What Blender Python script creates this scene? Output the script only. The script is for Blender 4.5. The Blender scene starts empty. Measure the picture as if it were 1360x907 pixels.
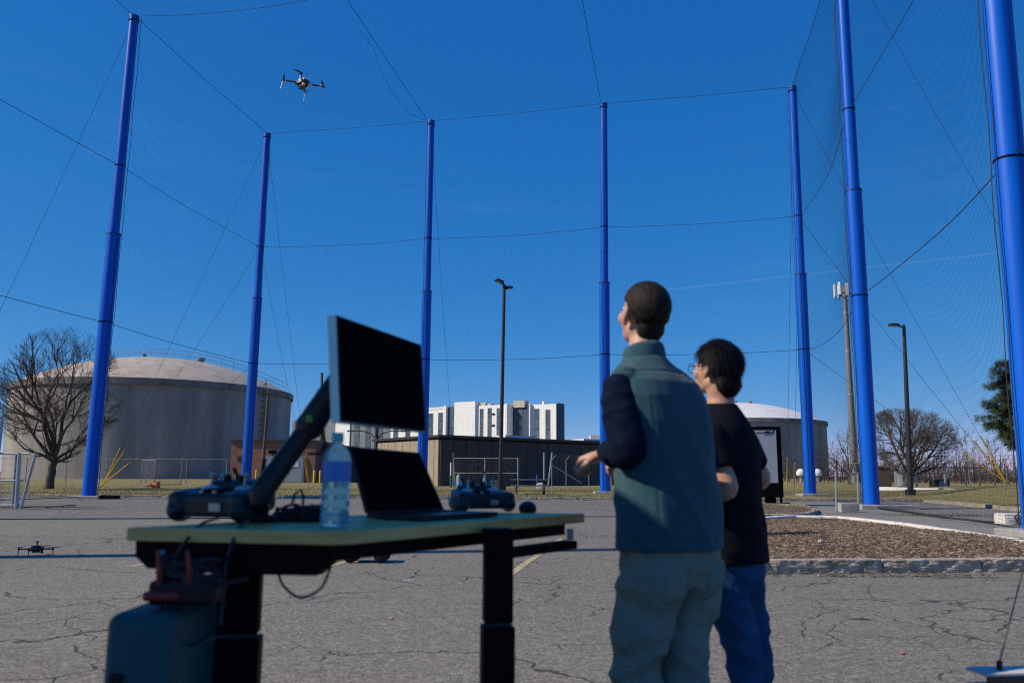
import bpy, bmesh, math, random
import numpy as np
from mathutils import Vector, Matrix, Quaternion, noise as mnoise
random.seed(7); np.random.seed(7)
scene = bpy.context.scene
C = scene.collection
rad = math.radians

# ------------------------------------------------------------------ camera
F_PX, PITCH, ROLL, CAM_H = 1090.0, rad(9.2), rad(0.32), 1.105      # photograph is 1360 x 907
cam = bpy.data.cameras.new('camera'); camo = bpy.data.objects.new('camera', cam); C.objects.link(camo)
cam.sensor_width = 36.0; cam.lens = 36.0 * F_PX / 1360.0
cam.clip_start = 0.05; cam.clip_end = 20000
camo.matrix_world = Matrix.Translation((0, 0, CAM_H)) @ Matrix.Rotation(math.pi/2 + PITCH, 4, 'X') @ Matrix.Rotation(ROLL, 4, 'Z')
cam.dof.use_dof = True; cam.dof.focus_distance = 24.0; cam.dof.aperture_fstop = 2.8
scene.camera = camo

# ------------------------------------------------------------------ sky, sun, exposure
SUN_EL, SUN_SIDE = rad(38.0), rad(11.0)              # sun stands left of the view, a little behind the camera plane
to_sun = Vector((-math.cos(SUN_SIDE)*math.cos(SUN_EL), -math.sin(SUN_SIDE)*math.cos(SUN_EL), math.sin(SUN_EL)))
world = bpy.data.worlds.new('World'); scene.world = world; world.use_nodes = True
wn = world.node_tree.nodes; wl = world.node_tree.links; wn.clear()
wo = wn.new('ShaderNodeOutputWorld'); bg = wn.new('ShaderNodeBackground'); bg.inputs['Strength'].default_value = 0.1
sky = wn.new('ShaderNodeTexSky'); sky.sky_type = 'NISHITA'; sky.sun_disc = False
sky.sun_elevation = SUN_EL; sky.sun_rotation = math.atan2(to_sun.x, to_sun.y)
sky.altitude = 200; sky.air_density = 0.5; sky.dust_density = 0.0; sky.ozone_density = 5.0
hs = wn.new('ShaderNodeHueSaturation'); hs.inputs['Saturation'].default_value = 1.1; hs.inputs['Value'].default_value = 1.0
wl.new(sky.outputs[0], hs.inputs['Color'])
tc = wn.new('ShaderNodeTexCoord')
# thin cirrus streaks and one contrail, both far up in the sky
mp = wn.new('ShaderNodeMapping'); mp.inputs['Rotation'].default_value = (0, rad(-9), rad(10)); mp.inputs['Scale'].default_value = (1.4, 1.4, 16)
wl.new(tc.outputs['Generated'], mp.inputs['Vector'])
ci = wn.new('ShaderNodeTexNoise'); ci.inputs['Scale'].default_value = 2.2; ci.inputs['Detail'].default_value = 6; ci.inputs['Roughness'].default_value = 0.6
wl.new(mp.outputs[0], ci.inputs['Vector'])
cr = wn.new('ShaderNodeMapRange'); cr.inputs['From Min'].default_value = 0.55; cr.inputs['From Max'].default_value = 0.95; cr.inputs['To Max'].default_value = 0.06
wl.new(ci.outputs['Fac'], cr.inputs['Value'])
def wmath(op, a, b=None):
    n = wn.new('ShaderNodeMath'); n.operation = op
    for i, v in enumerate((a, b)):
        if v is None: continue
        if isinstance(v, (int, float)): n.inputs[i].default_value = v
        else: wl.new(v, n.inputs[i])
    return n.outputs[0]

# the photograph's deep, even blue: a tone curve on each channel of the sky
sep = wn.new('ShaderNodeSeparateColor'); com = wn.new('ShaderNodeCombineColor'); wl.new(hs.outputs[0], sep.inputs[0])
for i, (ga, ex) in enumerate(((0.98, 1.36), (0.545, 0.60), (0.735, 0.31))):
    wl.new(wmath('MULTIPLY', wmath('POWER', wmath('MULTIPLY', sep.outputs[i], 0.15), ex), ga/0.1), com.inputs[i])
graded = com.outputs[0]

def ray(x, y):
    a, b = x - 680.0, 453.5 - y
    cr_, sr_ = math.cos(ROLL), math.sin(ROLL)
    X = cr_*a - sr_*b; U = sr_*a + cr_*b
    return Vector((X, F_PX*math.cos(PITCH) - U*math.sin(PITCH), F_PX*math.sin(PITCH) + U*math.cos(PITCH)))
def P(x, y, Y):                                     # the point seen at a pixel of the photograph, Y metres ahead
    d = ray(x, y); return Vector((0, 0, CAM_H)) + d * (Y / d.y)
def G(x, y, z=0.0):                                 # the ground point seen at a pixel
    d = ray(x, y); return Vector((0, 0, CAM_H)) + d * ((z - CAM_H) / d.z)

c1 = ray(860, 388).normalized(); c2 = ray(1360, 332).normalized(); cn = c1.cross(c2).normalized(); cm = (c1 + c2).normalized()
dp = wn.new('ShaderNodeVectorMath'); dp.operation = 'DOT_PRODUCT'; dp.inputs[1].default_value = cn; wl.new(tc.outputs['Generated'], dp.inputs[0])
band = wmath('SUBTRACT', 1.0, wmath('MINIMUM', wmath('DIVIDE', wmath('ABSOLUTE', dp.outputs['Value']), 0.0016), 1.0))
dq = wn.new('ShaderNodeVectorMath'); dq.operation = 'DOT_PRODUCT'; dq.inputs[1].default_value = cm; wl.new(tc.outputs['Generated'], dq.inputs[0])
ext = wn.new('ShaderNodeMapRange'); ext.inputs['From Min'].default_value = 0.965; ext.inputs['From Max'].default_value = 0.985; wl.new(dq.outputs['Value'], ext.inputs['Value'])
trail = wmath('MULTIPLY', wmath('MULTIPLY', band, ext.outputs[0]), 0.085)
cloudfac = wmath('MAXIMUM', cr.outputs[0], trail)
mx = wn.new('ShaderNodeMix'); mx.data_type = 'RGBA'; wl.new(cloudfac, mx.inputs['Factor']); wl.new(graded, mx.inputs['A']); mx.inputs['B'].default_value = (4.6, 5.8, 7.4, 1)
wl.new(mx.outputs['Result'], bg.inputs['Color']); wl.new(bg.outputs[0], wo.inputs['Surface'])

sun = bpy.data.lights.new('sun', 'SUN'); sun.energy = 4.9; sun.angle = rad(0.53); sun.color = (1.0, 0.88, 0.70)
suno = bpy.data.objects.new('sun', sun); C.objects.link(suno); suno.rotation_euler = to_sun.to_track_quat('Z', 'Y').to_euler()
vs = scene.view_settings; vs.view_transform = 'Standard'; vs.look = 'None'; vs.exposure = 0.0; vs.gamma = 1.0; vs.use_curve_mapping = False
scene.cycles.use_denoising = False
scene.cycles.pixel_filter_type = 'BLACKMAN_HARRIS'; scene.cycles.filter_width = 1.15; scene.cycles.max_bounces = 8; scene.cycles.transparent_max_bounces = 16; scene.cycles.transmission_bounces = 8
scene.cycles.sample_clamp_indirect = 6

# ------------------------------------------------------------------ materials
MATS = {}
def pm(name, c1, c2=None, scale=4.0, rough=0.6, bump=0.0, bscale=None, metal=0.0, detail=5.0, stretch=(1, 1, 1), spec=0.5, rvar=0.08, coat=0.0, contrast=(0.35, 0.65), coords='Object', sheen=0.0):
    if name in MATS: return MATS[name]
    m = bpy.data.materials.new(name); m.use_nodes = True; n = m.node_tree.nodes; l = m.node_tree.links
    b = n['Principled BSDF']; b.inputs['Metallic'].default_value = metal; b.inputs['Specular IOR Level'].default_value = spec
    b.inputs['Coat Weight'].default_value = coat; b.inputs['Sheen Weight'].default_value = sheen
    t = n.new('ShaderNodeTexCoord'); mpn = n.new('ShaderNodeMapping'); mpn.inputs['Scale'].default_value = stretch
    l.new(t.outputs[coords], mpn.inputs['Vector'])
    nz = n.new('ShaderNodeTexNoise'); nz.inputs['Scale'].default_value = scale; nz.inputs['Detail'].default_value = detail; nz.inputs['Roughness'].default_value = 0.6
    l.new(mpn.outputs[0], nz.inputs['Vector'])
    rg = n.new('ShaderNodeMapRange'); rg.inputs['From Min'].default_value = contrast[0]; rg.inputs['From Max'].default_value = contrast[1]
    l.new(nz.outputs['Fac'], rg.inputs['Value'])
    mxn = n.new('ShaderNodeMix'); mxn.data_type = 'RGBA'; c2 = c2 or tuple(v*0.8 for v in c1)
    mxn.inputs['A'].default_value = (*c1, 1); mxn.inputs['B'].default_value = (*c2, 1)
    l.new(rg.outputs[0], mxn.inputs['Factor']); l.new(mxn.outputs['Result'], b.inputs['Base Color'])
    rr = n.new('ShaderNodeMapRange'); rr.inputs['To Min'].default_value = max(0.02, rough - rvar); rr.inputs['To Max'].default_value = min(1, rough + rvar)
    l.new(nz.outputs['Fac'], rr.inputs['Value']); l.new(rr.outputs[0], b.inputs['Roughness'])
    if bump:
        bn = n.new('ShaderNodeTexNoise'); bn.inputs['Scale'].default_value = bscale or scale*4; bn.inputs['Detail'].default_value = 4
        l.new(mpn.outputs[0], bn.inputs['Vector'])
        bp = n.new('ShaderNodeBump'); bp.inputs['Strength'].default_value = bump; bp.inputs['Distance'].default_value = 0.01
        l.new(bn.outputs['Fac'], bp.inputs['Height']); l.new(bp.outputs[0], b.inputs['Normal'])
    MATS[name] = m; return m

def asphalt_mat(name, dark, light, cracks=True):
    m = bpy.data.materials.new(name); m.use_nodes = True; n = m.node_tree.nodes; l = m.node_tree.links; b = n['Principled BSDF']
    b.inputs['Roughness'].default_value = 0.88; b.inputs['Specular IOR Level'].default_value = 0.3
    t = n.new('ShaderNodeTexCoord')
    def noise(s, d=4, r=0.6, st=None):
        nz = n.new('ShaderNodeTexNoise'); nz.inputs['Scale'].default_value = s; nz.inputs['Detail'].default_value = d; nz.inputs['Roughness'].default_value = r
        if st:
            mpn = n.new('ShaderNodeMapping'); mpn.inputs['Scale'].default_value = st; l.new(t.outputs['Object'], mpn.inputs['Vector']); l.new(mpn.outputs[0], nz.inputs['Vector'])
        else: l.new(t.outputs['Object'], nz.inputs['Vector'])
        return nz.outputs['Fac']
    def rng(v, a, b_, c=0.0, d=1.0, smooth=False):
        r = n.new('ShaderNodeMapRange'); r.inputs['From Min'].default_value = a; r.inputs['From Max'].default_value = b_; r.inputs['To Min'].default_value = c; r.inputs['To Max'].default_value = d
        if smooth: r.interpolation_type = 'SMOOTHSTEP'
        l.new(v, r.inputs['Value']); return r.outputs[0]
    def mth(op, a, b_=None):
        k = n.new('ShaderNodeMath'); k.operation = op
        for i, v in enumerate((a, b_)):
            if v is None: continue
            if isinstance(v, (int, float)): k.inputs[i].default_value = v
            else: l.new(v, k.inputs[i])
        return k.outputs[0]
    def mixc(f, a, b_):
        k = n.new('ShaderNodeMix'); k.data_type = 'RGBA'
        for nm, v in (('Factor', f), ('A', a), ('B', b_)):
            if isinstance(v, tuple): k.inputs[nm].default_value = (*v, 1)
            elif isinstance(v, (int, float)): k.inputs[nm].default_value = v
            else: l.new(v, k.inputs[nm])
        return k.outputs['Result']
    base = mixc(rng(noise(0.35, 6, 0.65), 0.3, 0.7), dark, light)
    base = mixc(rng(noise(0.09, 3), 0.42, 0.60, 0.0, 0.7), base, tuple(v*0.80 for v in dark))
    base = mixc(rng(noise(2.1, 5, 0.7), 0.58, 0.72, 0.0, 0.4), base, tuple(v*0.62 for v in dark))
    base = mixc(rng(noise(7.0, 4), 0.35, 0.7, 0.0, 0.35), base, tuple(v*0.72 for v in dark))
    base = mixc(rng(noise(1.2, 5, 0.6, (0.12, 1.0, 1.0)), 0.52, 0.75, 0.0, 0.3), base, tuple(v*1.18 for v in light))
    # aggregate: each small stone a tone of its own
    for sc_, amt in ((95.0, 0.8), (38.0, 0.36)):
        vo = n.new('ShaderNodeTexVoronoi'); vo.inputs['Scale'].default_value = sc_; l.new(t.outputs['Object'], vo.inputs['Vector'])
        sp = n.new('ShaderNodeSeparateColor'); l.new(vo.outputs['Color'], sp.inputs[0])
        base = mixc(rng(sp.outputs[0], 0.55, 1.0, 0.0, amt), base, tuple(min(1, v*1.9) for v in light))
        base = mixc(rng(sp.outputs[1], 0.6, 1.0, 0.0, amt*0.8), base, tuple(v*0.35 for v in dark))
    hgt = noise(60.0, 3)
    if cracks:
        nv = n.new('ShaderNodeTexNoise'); nv.inputs['Scale'].default_value = 1.3; nv.inputs['Detail'].default_value = 5; l.new(t.outputs['Object'], nv.inputs['Vector'])
        tot = None
        for sc_, wdt, lo, hi, seed, disp in ((0.19, 0.0052, 0.41, 0.48, 0.0, 1.4), (0.47, 0.0080, 0.46, 0.53, 13.7, 1.0), (1.2, 0.012, 0.51, 0.58, 31.1, 0.6)):
            va = n.new('ShaderNodeVectorMath'); va.operation = 'MULTIPLY_ADD'; va.inputs[1].default_value = (disp,)*3; l.new(nv.outputs['Color'], va.inputs[0])
            vb = n.new('ShaderNodeVectorMath'); vb.operation = 'ADD'; vb.inputs[1].default_value = (seed, seed*0.7, 0); l.new(t.outputs['Object'], vb.inputs[0]); l.new(vb.outputs[0], va.inputs[2])
            vo = n.new('ShaderNodeTexVoronoi'); vo.feature = 'DISTANCE_TO_EDGE'; vo.voronoi_dimensions = '2D'; vo.inputs['Scale'].default_value = sc_; l.new(va.outputs[0], vo.inputs['Vector'])
            wv = mth('MULTIPLY', wdt, rng(noise(3.0, 3), 0.3, 0.7, 0.35, 1.7))
            k = mth('SUBTRACT', 1.0, mth('MINIMUM', mth('DIVIDE', vo.outputs['Distance'], wv), 1.0))
            msk = rng(noise(0.27 + sc_*0.2, 2), lo, hi)
            k = mth('MULTIPLY', k, msk); tot = k if tot is None else mth('MAXIMUM', tot, k)
        tot = rng(tot, 0.05, 0.55, smooth=True)
        base = mixc(mth('MULTIPLY', tot, 0.85), base, (0.035, 0.03, 0.024))
        # the bump height drops along the darkened cracks
        hgt = mth('SUBTRACT', hgt, mth('MULTIPLY', tot, 1.6))
    l.new(base, b.inputs['Base Color'])
    bp = n.new('ShaderNodeBump'); bp.inputs['Strength'].default_value = 0.45; bp.inputs['Distance'].default_value = 0.006; l.new(hgt, bp.inputs['Height']); l.new(bp.outputs[0], b.inputs['Normal'])
    MATS[name] = m; return m

def worn_paint(name, col, lo=0.42, hi=0.62):
    m = bpy.data.materials.new(name); m.use_nodes = True; n = m.node_tree.nodes; l = m.node_tree.links; b = n['Principled BSDF']
    b.inputs['Base Color'].default_value = (*col, 1); b.inputs['Roughness'].default_value = 0.8
    t = n.new('ShaderNodeTexCoord'); mixs = None
    nz = n.new('ShaderNodeTexNoise'); nz.inputs['Scale'].default_value = 9; nz.inputs['Detail'].default_value = 8; nz.inputs['Roughness'].default_value = 0.75; l.new(t.outputs['Object'], nz.inputs['Vector'])
    r = n.new('ShaderNodeMapRange'); r.inputs['From Min'].default_value = lo; r.inputs['From Max'].default_value = hi; l.new(nz.outputs['Fac'], r.inputs['Value'])
    tr = n.new('ShaderNodeBsdfTransparent'); mi = n.new('ShaderNodeMixShader'); l.new(r.outputs[0], mi.inputs[0]); l.new(b.outputs[0], mi.inputs[1]); l.new(tr.outputs[0], mi.inputs[2])
    l.new(mi.outputs[0], n['Material Output'].inputs['Surface']); MATS[name] = m; return m

# ------------------------------------------------------------------ mesh helpers
WL = {}
class MB:
    def __init__(s): s.v = []; s.f = []; s.m = []; s.mi = 0
    def add(s, vs, fs):
        o = len(s.v); s.v += [tuple(v) for v in vs]; s.f += [tuple(i + o for i in f) for f in fs]; s.m += [s.mi]*len(fs); return s
    def box(s, c, size, rz=0.0, M=None, taper=1.0):
        hx, hy, hz = (k/2 for k in size); vs = []
        for z, t in ((-hz, 1.0), (hz, taper)):
            for x, y in ((-hx, -hy), (hx, -hy), (hx, hy), (-hx, hy)): vs.append(Vector((x*t, y*t, z)))
        R = M if M is not None else Matrix.Rotation(rz, 3, 'Z'); c = Vector(c)
        return s.add([R @ v + c for v in vs], [(3, 2, 1, 0), (4, 5, 6, 7), (0, 1, 5, 4), (1, 2, 6, 5), (2, 3, 7, 6), (3, 0, 4, 7)])
    def bevbox(s, c, size, bev, rz=0.0, M=None, seg=2):
        bm = bmesh.new(); bmesh.ops.create_cube(bm, size=1.0); bmesh.ops.scale(bm, vec=size, verts=bm.verts)
        bmesh.ops.bevel(bm, geom=bm.edges[:], offset=bev, segments=seg, profile=0.5, affect='EDGES')
        R = M if M is not None else Matrix.Rotation(rz, 3, 'Z'); c = Vector(c); bm.verts.index_update()
        s.add([R @ v.co + c for v in bm.verts], [[v.index for v in f.verts] for f in bm.faces]); bm.free(); return s
    def tube(s, pts, r, n=8, cap=True, flat=None):
        pts = [Vector(p) for p in pts]; rs = r if isinstance(r, (list, tuple)) else [r]*len(pts); vs = []; prev = None
        for i, p in enumerate(pts):
            t = (pts[min(i+1, len(pts)-1)] - pts[max(i-1, 0)]); t = t.normalized() if t.length > 1e-9 else Vector((0, 0, 1))
            if prev is None:
                a = Vector((0, 0, 1)) if abs(t.z) < 0.9 else Vector((1, 0, 0)); u = a.cross(t).normalized()
            else:
                u = (prev - t*prev.dot(t)); u = u.normalized() if u.length > 1e-6 else t.orthogonal().normalized()
            prev = u; w = t.cross(u)
            for k in range(n):
                an = 2*math.pi*k/n; vs.append(p + (u*math.cos(an) + w*math.sin(an)*(flat or 1.0))*rs[i])
        fs = []
        for i in range(len(pts)-1):
            for k in range(n): k2 = (k+1) % n; fs.append((i*n+k, i*n+k2, (i+1)*n+k2, (i+1)*n+k))
        if cap: fs.append(tuple(range(n-1, -1, -1))); fs.append(tuple((len(pts)-1)*n + k for k in range(n)))
        return s.add(vs, fs)
    def lathe(s, c, prof, n=24, M=None):
        c = Vector(c); vs = []; fs = []
        for r, z in prof:
            for k in range(n):
                an = 2*math.pi*k/n; v = Vector((r*math.cos(an), r*math.sin(an), z)); vs.append((M @ v if M is not None else v) + c)
        for i in range(len(prof)-1):
            for k in range(n): k2 = (k+1) % n; fs.append((i*n+k, i*n+k2, (i+1)*n+k2, (i+1)*n+k))
        fs.append(tuple(range(n-1, -1, -1))); fs.append(tuple((len(prof)-1)*n + k for k in range(n)))
        return s.add(vs, fs)
    def prism(s, poly, z0, z1):
        n = len(poly); vs = [(p[0], p[1], z0) for p in poly] + [(p[0], p[1], z1) for p in poly]
        return s.add(vs, [tuple(range(n-1, -1, -1)), tuple(range(n, 2*n))] + [(i, (i+1) % n, n+(i+1) % n, n+i) for i in range(n)])
    def extrude(s, poly3, d):                        # a 3-D polygon pushed along d
        d = Vector(d); n = len(poly3); vs = [Vector(p) for p in poly3] + [Vector(p)+d for p in poly3]
        return s.add(vs, [tuple(range(n-1, -1, -1)), tuple(range(n, 2*n))] + [(i, (i+1) % n, n+(i+1) % n, n+i) for i in range(n)])
    def ell(s, c, r, M=None, nu=20, nv=12):
        c = Vector(c); vs = []; fs = []
        for j in range(1, nv):
            th = math.pi*j/nv
            for k in range(nu):
                an = 2*math.pi*k/nu; v = Vector((r[0]*math.sin(th)*math.cos(an), r[1]*math.sin(th)*math.sin(an), r[2]*math.cos(th)))
                vs.append((M @ v if M is not None else v) + c)
        for sgn in (1, -1):
            v = Vector((0, 0, sgn*r[2])); vs.append((M @ v if M is not None else v) + c)
        for j in range(nv-2):
            for k in range(nu): k2 = (k+1) % nu; fs.append((j*nu+k, (j+1)*nu+k, (j+1)*nu+k2, j*nu+k2))
        a, b = len(vs)-2, len(vs)-1
        for k in range(nu): k2 = (k+1) % nu; fs.append((a, k, k2)); fs.append((b, (nv-2)*nu+k2, (nv-2)*nu+k))
        return s.add(vs, fs)
    def build(s, name, mat, parent=None, origin=None, smooth=False, angle=40):
        o0 = WL[parent] if parent is not None else (Vector(origin) if origin is not None else Vector((0, 0, 0)))
        me = bpy.data.meshes.new(name); me.from_pydata([(v[0]-o0.x, v[1]-o0.y, v[2]-o0.z) for v in s.v], [], s.f)
        mats = mat if isinstance(mat, (list, tuple)) else [mat]
        for m in mats: me.materials.append(m)
        if len(mats) > 1: me.polygons.foreach_set('material_index', s.m)
        if smooth:
            me.polygons.foreach_set('use_smooth', [True]*len(me.polygons))
            try: me.set_sharp_from_angle(angle=rad(angle))
            except Exception: pass
        return link(name, me, parent, o0)
def link(name, me, parent, o0):
    o = bpy.data.objects.new(name, me); C.objects.link(o)
    if parent is not None: o.parent = parent; WL[o] = WL[parent]
    else: o.location = o0; WL[o] = Vector(o0)
    return o
def thing(name, label, cat, loc=(0, 0, 0), group=None):
    o = bpy.data.objects.new(name, None); C.objects.link(o); o.location = loc; o.empty_display_size = 0.2; WL[o] = Vector(loc)
    return tag(o, label, cat, group)
def tag(o, label=None, cat=None, group=None, kind=None):
    if label: o['label'] = label
    if cat: o['category'] = cat
    if group: o['group'] = group
    if kind: o['kind'] = kind
    return o
def np_mesh(name, V, Fq, mat, parent=None, smooth=False, origin=None):
    o0 = WL[parent] if parent is not None else (Vector(origin) if origin is not None else Vector((0, 0, 0)))
    V = np.asarray(V, dtype=np.float32).reshape(-1, 3) - np.array(o0, dtype=np.float32); Fq = np.asarray(Fq, dtype=np.int32); k = Fq.shape[1]
    me = bpy.data.meshes.new(name); me.vertices.add(len(V)); me.vertices.foreach_set('co', V.ravel())
    me.loops.add(Fq.size); me.loops.foreach_set('vertex_index', Fq.ravel()); me.polygons.add(len(Fq)); me.polygons.foreach_set('loop_start', np.arange(0, Fq.size, k, dtype=np.int32))
    me.update(calc_edges=True); me.materials.append(mat)
    if smooth: me.polygons.foreach_set('use_smooth', [True]*len(me.polygons))
    return link(name, me, parent, o0)
def strands(L, r, sides=3):                          # L: (S, N, 3) array of polylines -> thin tubes
    S, N, _ = L.shape; T = np.gradient(L, axis=1); T /= np.linalg.norm(T, axis=2, keepdims=True) + 1e-9
    A = np.where(np.abs(T[..., 2:3]) < 0.9, np.array([0, 0, 1.0]), np.array([1.0, 0, 0])); U = np.cross(A, T); U /= np.linalg.norm(U, axis=2, keepdims=True) + 1e-9; W = np.cross(T, U)
    an = 2*np.pi*np.arange(sides)/sides; V = L[:, :, None, :] + r*(U[:, :, None, :]*np.cos(an)[None, None, :, None] + W[:, :, None, :]*np.sin(an)[None, None, :, None])
    idx = np.arange(S*N*sides).reshape(S, N, sides); a = idx[:, :-1, :]; b = idx[:, 1:, :]
    Fq = np.stack([a, np.roll(a, -1, 2), np.roll(b, -1, 2), b], -1).reshape(-1, 4); return V.reshape(-1, 3), Fq
def merge(parts):
    Vs, Fs, o = [], [], 0
    for v, f in parts: Vs.append(v); Fs.append(f + o); o += len(v)
    return np.concatenate(Vs), np.concatenate(Fs)
def sag(a, b, d, n=16):
    a, b = Vector(a), Vector(b); return [a.lerp(b, i/n) - Vector((0, 0, d*4*(i/n)*(1-i/n))) for i in range(n+1)]

# ================================================================== the setting
M_asph = asphalt_mat('weathered_asphalt', (0.138, 0.127, 0.104), (0.198, 0.183, 0.152))
M_path = asphalt_mat('pale_road', (0.165, 0.155, 0.133), (0.23, 0.216, 0.187), cracks=True)
M_conc = pm('concrete', (0.36, 0.35, 0.33), (0.24, 0.235, 0.22), 3, 0.9, 0.4, 40)
M_soil = pm('far_ground', (0.10, 0.09, 0.05), (0.07, 0.07, 0.035), 0.3, 0.95)
M_grass = pm('winter_lawn', (0.27, 0.21, 0.075), (0.17, 0.155, 0.042), 0.5, 0.95, 0.8, 30, detail=8, contrast=(0.3, 0.7))
M_blade = pm('dry_grass_blade', (0.32, 0.25, 0.09), (0.17, 0.175, 0.045), 0.7, 0.9, detail=6)
M_granite = pm('granite', (0.46, 0.41, 0.33), (0.24, 0.195, 0.14), 6, 0.85, 0.9, 45, detail=8)
M_tankc = pm('tank_concrete', (0.36, 0.335, 0.305), (0.20, 0.185, 0.17), 0.28, 0.9, 0.2, 3, stretch=(1, 1, 0.12), detail=8)
M_tankrim = pm('tank_rim', (0.25, 0.235, 0.22), (0.14, 0.13, 0.12), 0.8, 0.9, stretch=(1, 1, 0.5))
M_dome = pm('dome_concrete', (0.52, 0.45, 0.36), (0.38, 0.325, 0.26), 0.6, 0.9, 0.2, 4, detail=8)
M_domew = pm('dome_white', (0.74, 0.73, 0.72), (0.62, 0.62, 0.61), 0.5, 0.8)
M_galv = pm('galvanised_steel', (0.42, 0.45, 0.47), (0.30, 0.33, 0.35), 8, 0.45, metal=0.6)
M_black = pm('black_metal', (0.004, 0.004, 0.0045), (0.003, 0.003, 0.0035), 10, 0.6, spec=0.08)
M_dark = pm('dark_bronze_paint', (0.035, 0.032, 0.03), (0.022, 0.02, 0.019), 6, 0.5)
M_white = pm('white_paint', (0.78, 0.78, 0.77), (0.66, 0.66, 0.65), 2, 0.6)
M_bark = pm('bark', (0.10, 0.082, 0.065), (0.05, 0.042, 0.034), 14, 0.95, 0.8, 60, stretch=(1, 1, 0.25))
M_twig = pm('twig', (0.115, 0.09, 0.075), (0.065, 0.05, 0.042), 2, 0.95)
M_yellow = pm('yellow_plastic', (0.70, 0.42, 0.03), (0.55, 0.33, 0.03), 6, 0.6)
M_rope = pm('black_rope', (0.012, 0.012, 0.014), (0.02, 0.02, 0.022), 40, 0.8)

KERB_Y = 37.0
def lz(y): return 0.13 + 0.0042*max(0.0, y - KERB_Y)
g = MB(); g.add([(-9000, -3000, -0.06), (9000, -3000, -0.06), (9000, 15000, -0.06), (-9000, 15000, -0.06)], [(0, 1, 2, 3)])
tag(g.build('ground', M_soil), kind='structure')
K0, K1 = G(1178, 662), G(1360, 679.5)               # the kerb of the grass mound
kd = (K1 - K0).normalized(); KF = K0 - kd*0.0; KN = K1 + kd*26
a_ = MB(); a_.add([(-70, -25, 0), (40, -25, 0), (40, KERB_Y+0.2, 0), (-70, KERB_Y+0.2, 0)], [(0, 1, 2, 3)])
tag(a_.build('parking_lot', M_asph), kind='structure')
# paler roadway beyond the planted islands
r_ = MB(); road = [G(1000, 690), G(1130, 690), G(1203, 699), G(1360, 723), G(1600, 760), KN, K1, K0, Vector((K0.x-1.0, KERB_Y+0.1, 0)), Vector((9.2, KERB_Y+0.1, 0))]
r_.add([(p.x, p.y, 0.004) for p in road], [tuple(range(len(road)))]); tag(r_.build('roadway', M_path), kind='structure')

# lawn behind the lot and the mound on the right
def grid(name, fx, nu, nv, mat):
    U, W = np.meshgrid(np.linspace(0, 1, nu), np.linspace(0, 1, nv), indexing='ij'); V = np.array([fx(u, w) for u, w in zip(U.ravel(), W.ravel())])
    i = np.arange(nu*nv).reshape(nu, nv); Fq = np.stack([i[:-1, :-1], i[1:, :-1], i[1:, 1:], i[:-1, 1:]], -1).reshape(-1, 4); return np_mesh(name, V, Fq, mat, smooth=True)
def lawn_p(u, w):
    x = -95 + 190*u; y = KERB_Y + 0.14 + (w**1.6)*150
    return (x, y, lz(y) - 0.015 + 0.06*mnoise.noise((x*0.13, y*0.13, 3.0))*min(1, (y-KERB_Y)/3))
tag(grid('lawn', lawn_p, 120, 60, M_grass), kind='structure')
kn = Vector((kd.y, -kd.x, 0)); kn = kn if kn.x > 0 else -kn
def mound_h(d): t = max(0.0, min(1.0, d/9.0)); return 0.11 + 0.62*t*t*(3-2*t)
MA, MBk = K0 - kd*14.0, KN
def mound_p(u, w):
    d = 26*w**1.4 + 0.14; p = MA.lerp(MBk, u) + kn*d; far = max(0, 1-u*4.5)
    return (p.x, p.y, mound_h(d)*(1-0.5*far) + far*0.15 + 0.05*mnoise.noise((p.x*0.3, p.y*0.3, 9))*min(1, d))
tag(grid('grass_mound', mound_p, 70, 36, M_grass), kind='structure')
def blades(name, pts, hmin, hmax, w):
    n = len(pts); pts = np.array(pts); an = np.random.rand(n)*np.pi; h = hmin + (hmax-hmin)*np.random.rand(n)
    d = np.stack([np.cos(an), np.sin(an), 0*an], 1)*w/2; le = (np.random.rand(n, 2)-.5)*0.9*h[:, None]
    tip = pts + np.stack([le[:, 0], le[:, 1], h], 1); V = np.stack([pts-d, pts+d, tip], 1).reshape(-1, 3); return np_mesh(name, V, np.arange(3*n).reshape(-1, 3), M_blade)
pts = []
for _ in range(52000):
    y = KERB_Y + 0.2 + 24*random.random()**2.2; x = random.uniform(-0.72, 0.56)*y
    if 12.5 < x and y < 41: continue
    pts.append((x, y, lz(y)-0.02 + 0.06*mnoise.noise((x*0.13, y*0.13, 3.0))*min(1, (y-KERB_Y)/3)))
tag(blades('grass', pts, 0.03, 0.10, 0.018), 'dry winter grass covering the strip behind the lot', 'grass', kind='stuff')
pts = []
for _ in range(26000):
    u, w = random.random(), random.random()**1.5*0.6; p = mound_p(u, w)
    pts.append((p[0], p[1], p[2]-0.01))
tag(blades('grass', pts, 0.03, 0.09, 0.014), 'yellow green grass covering the sloping mound', 'grass', kind='stuff')

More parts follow.
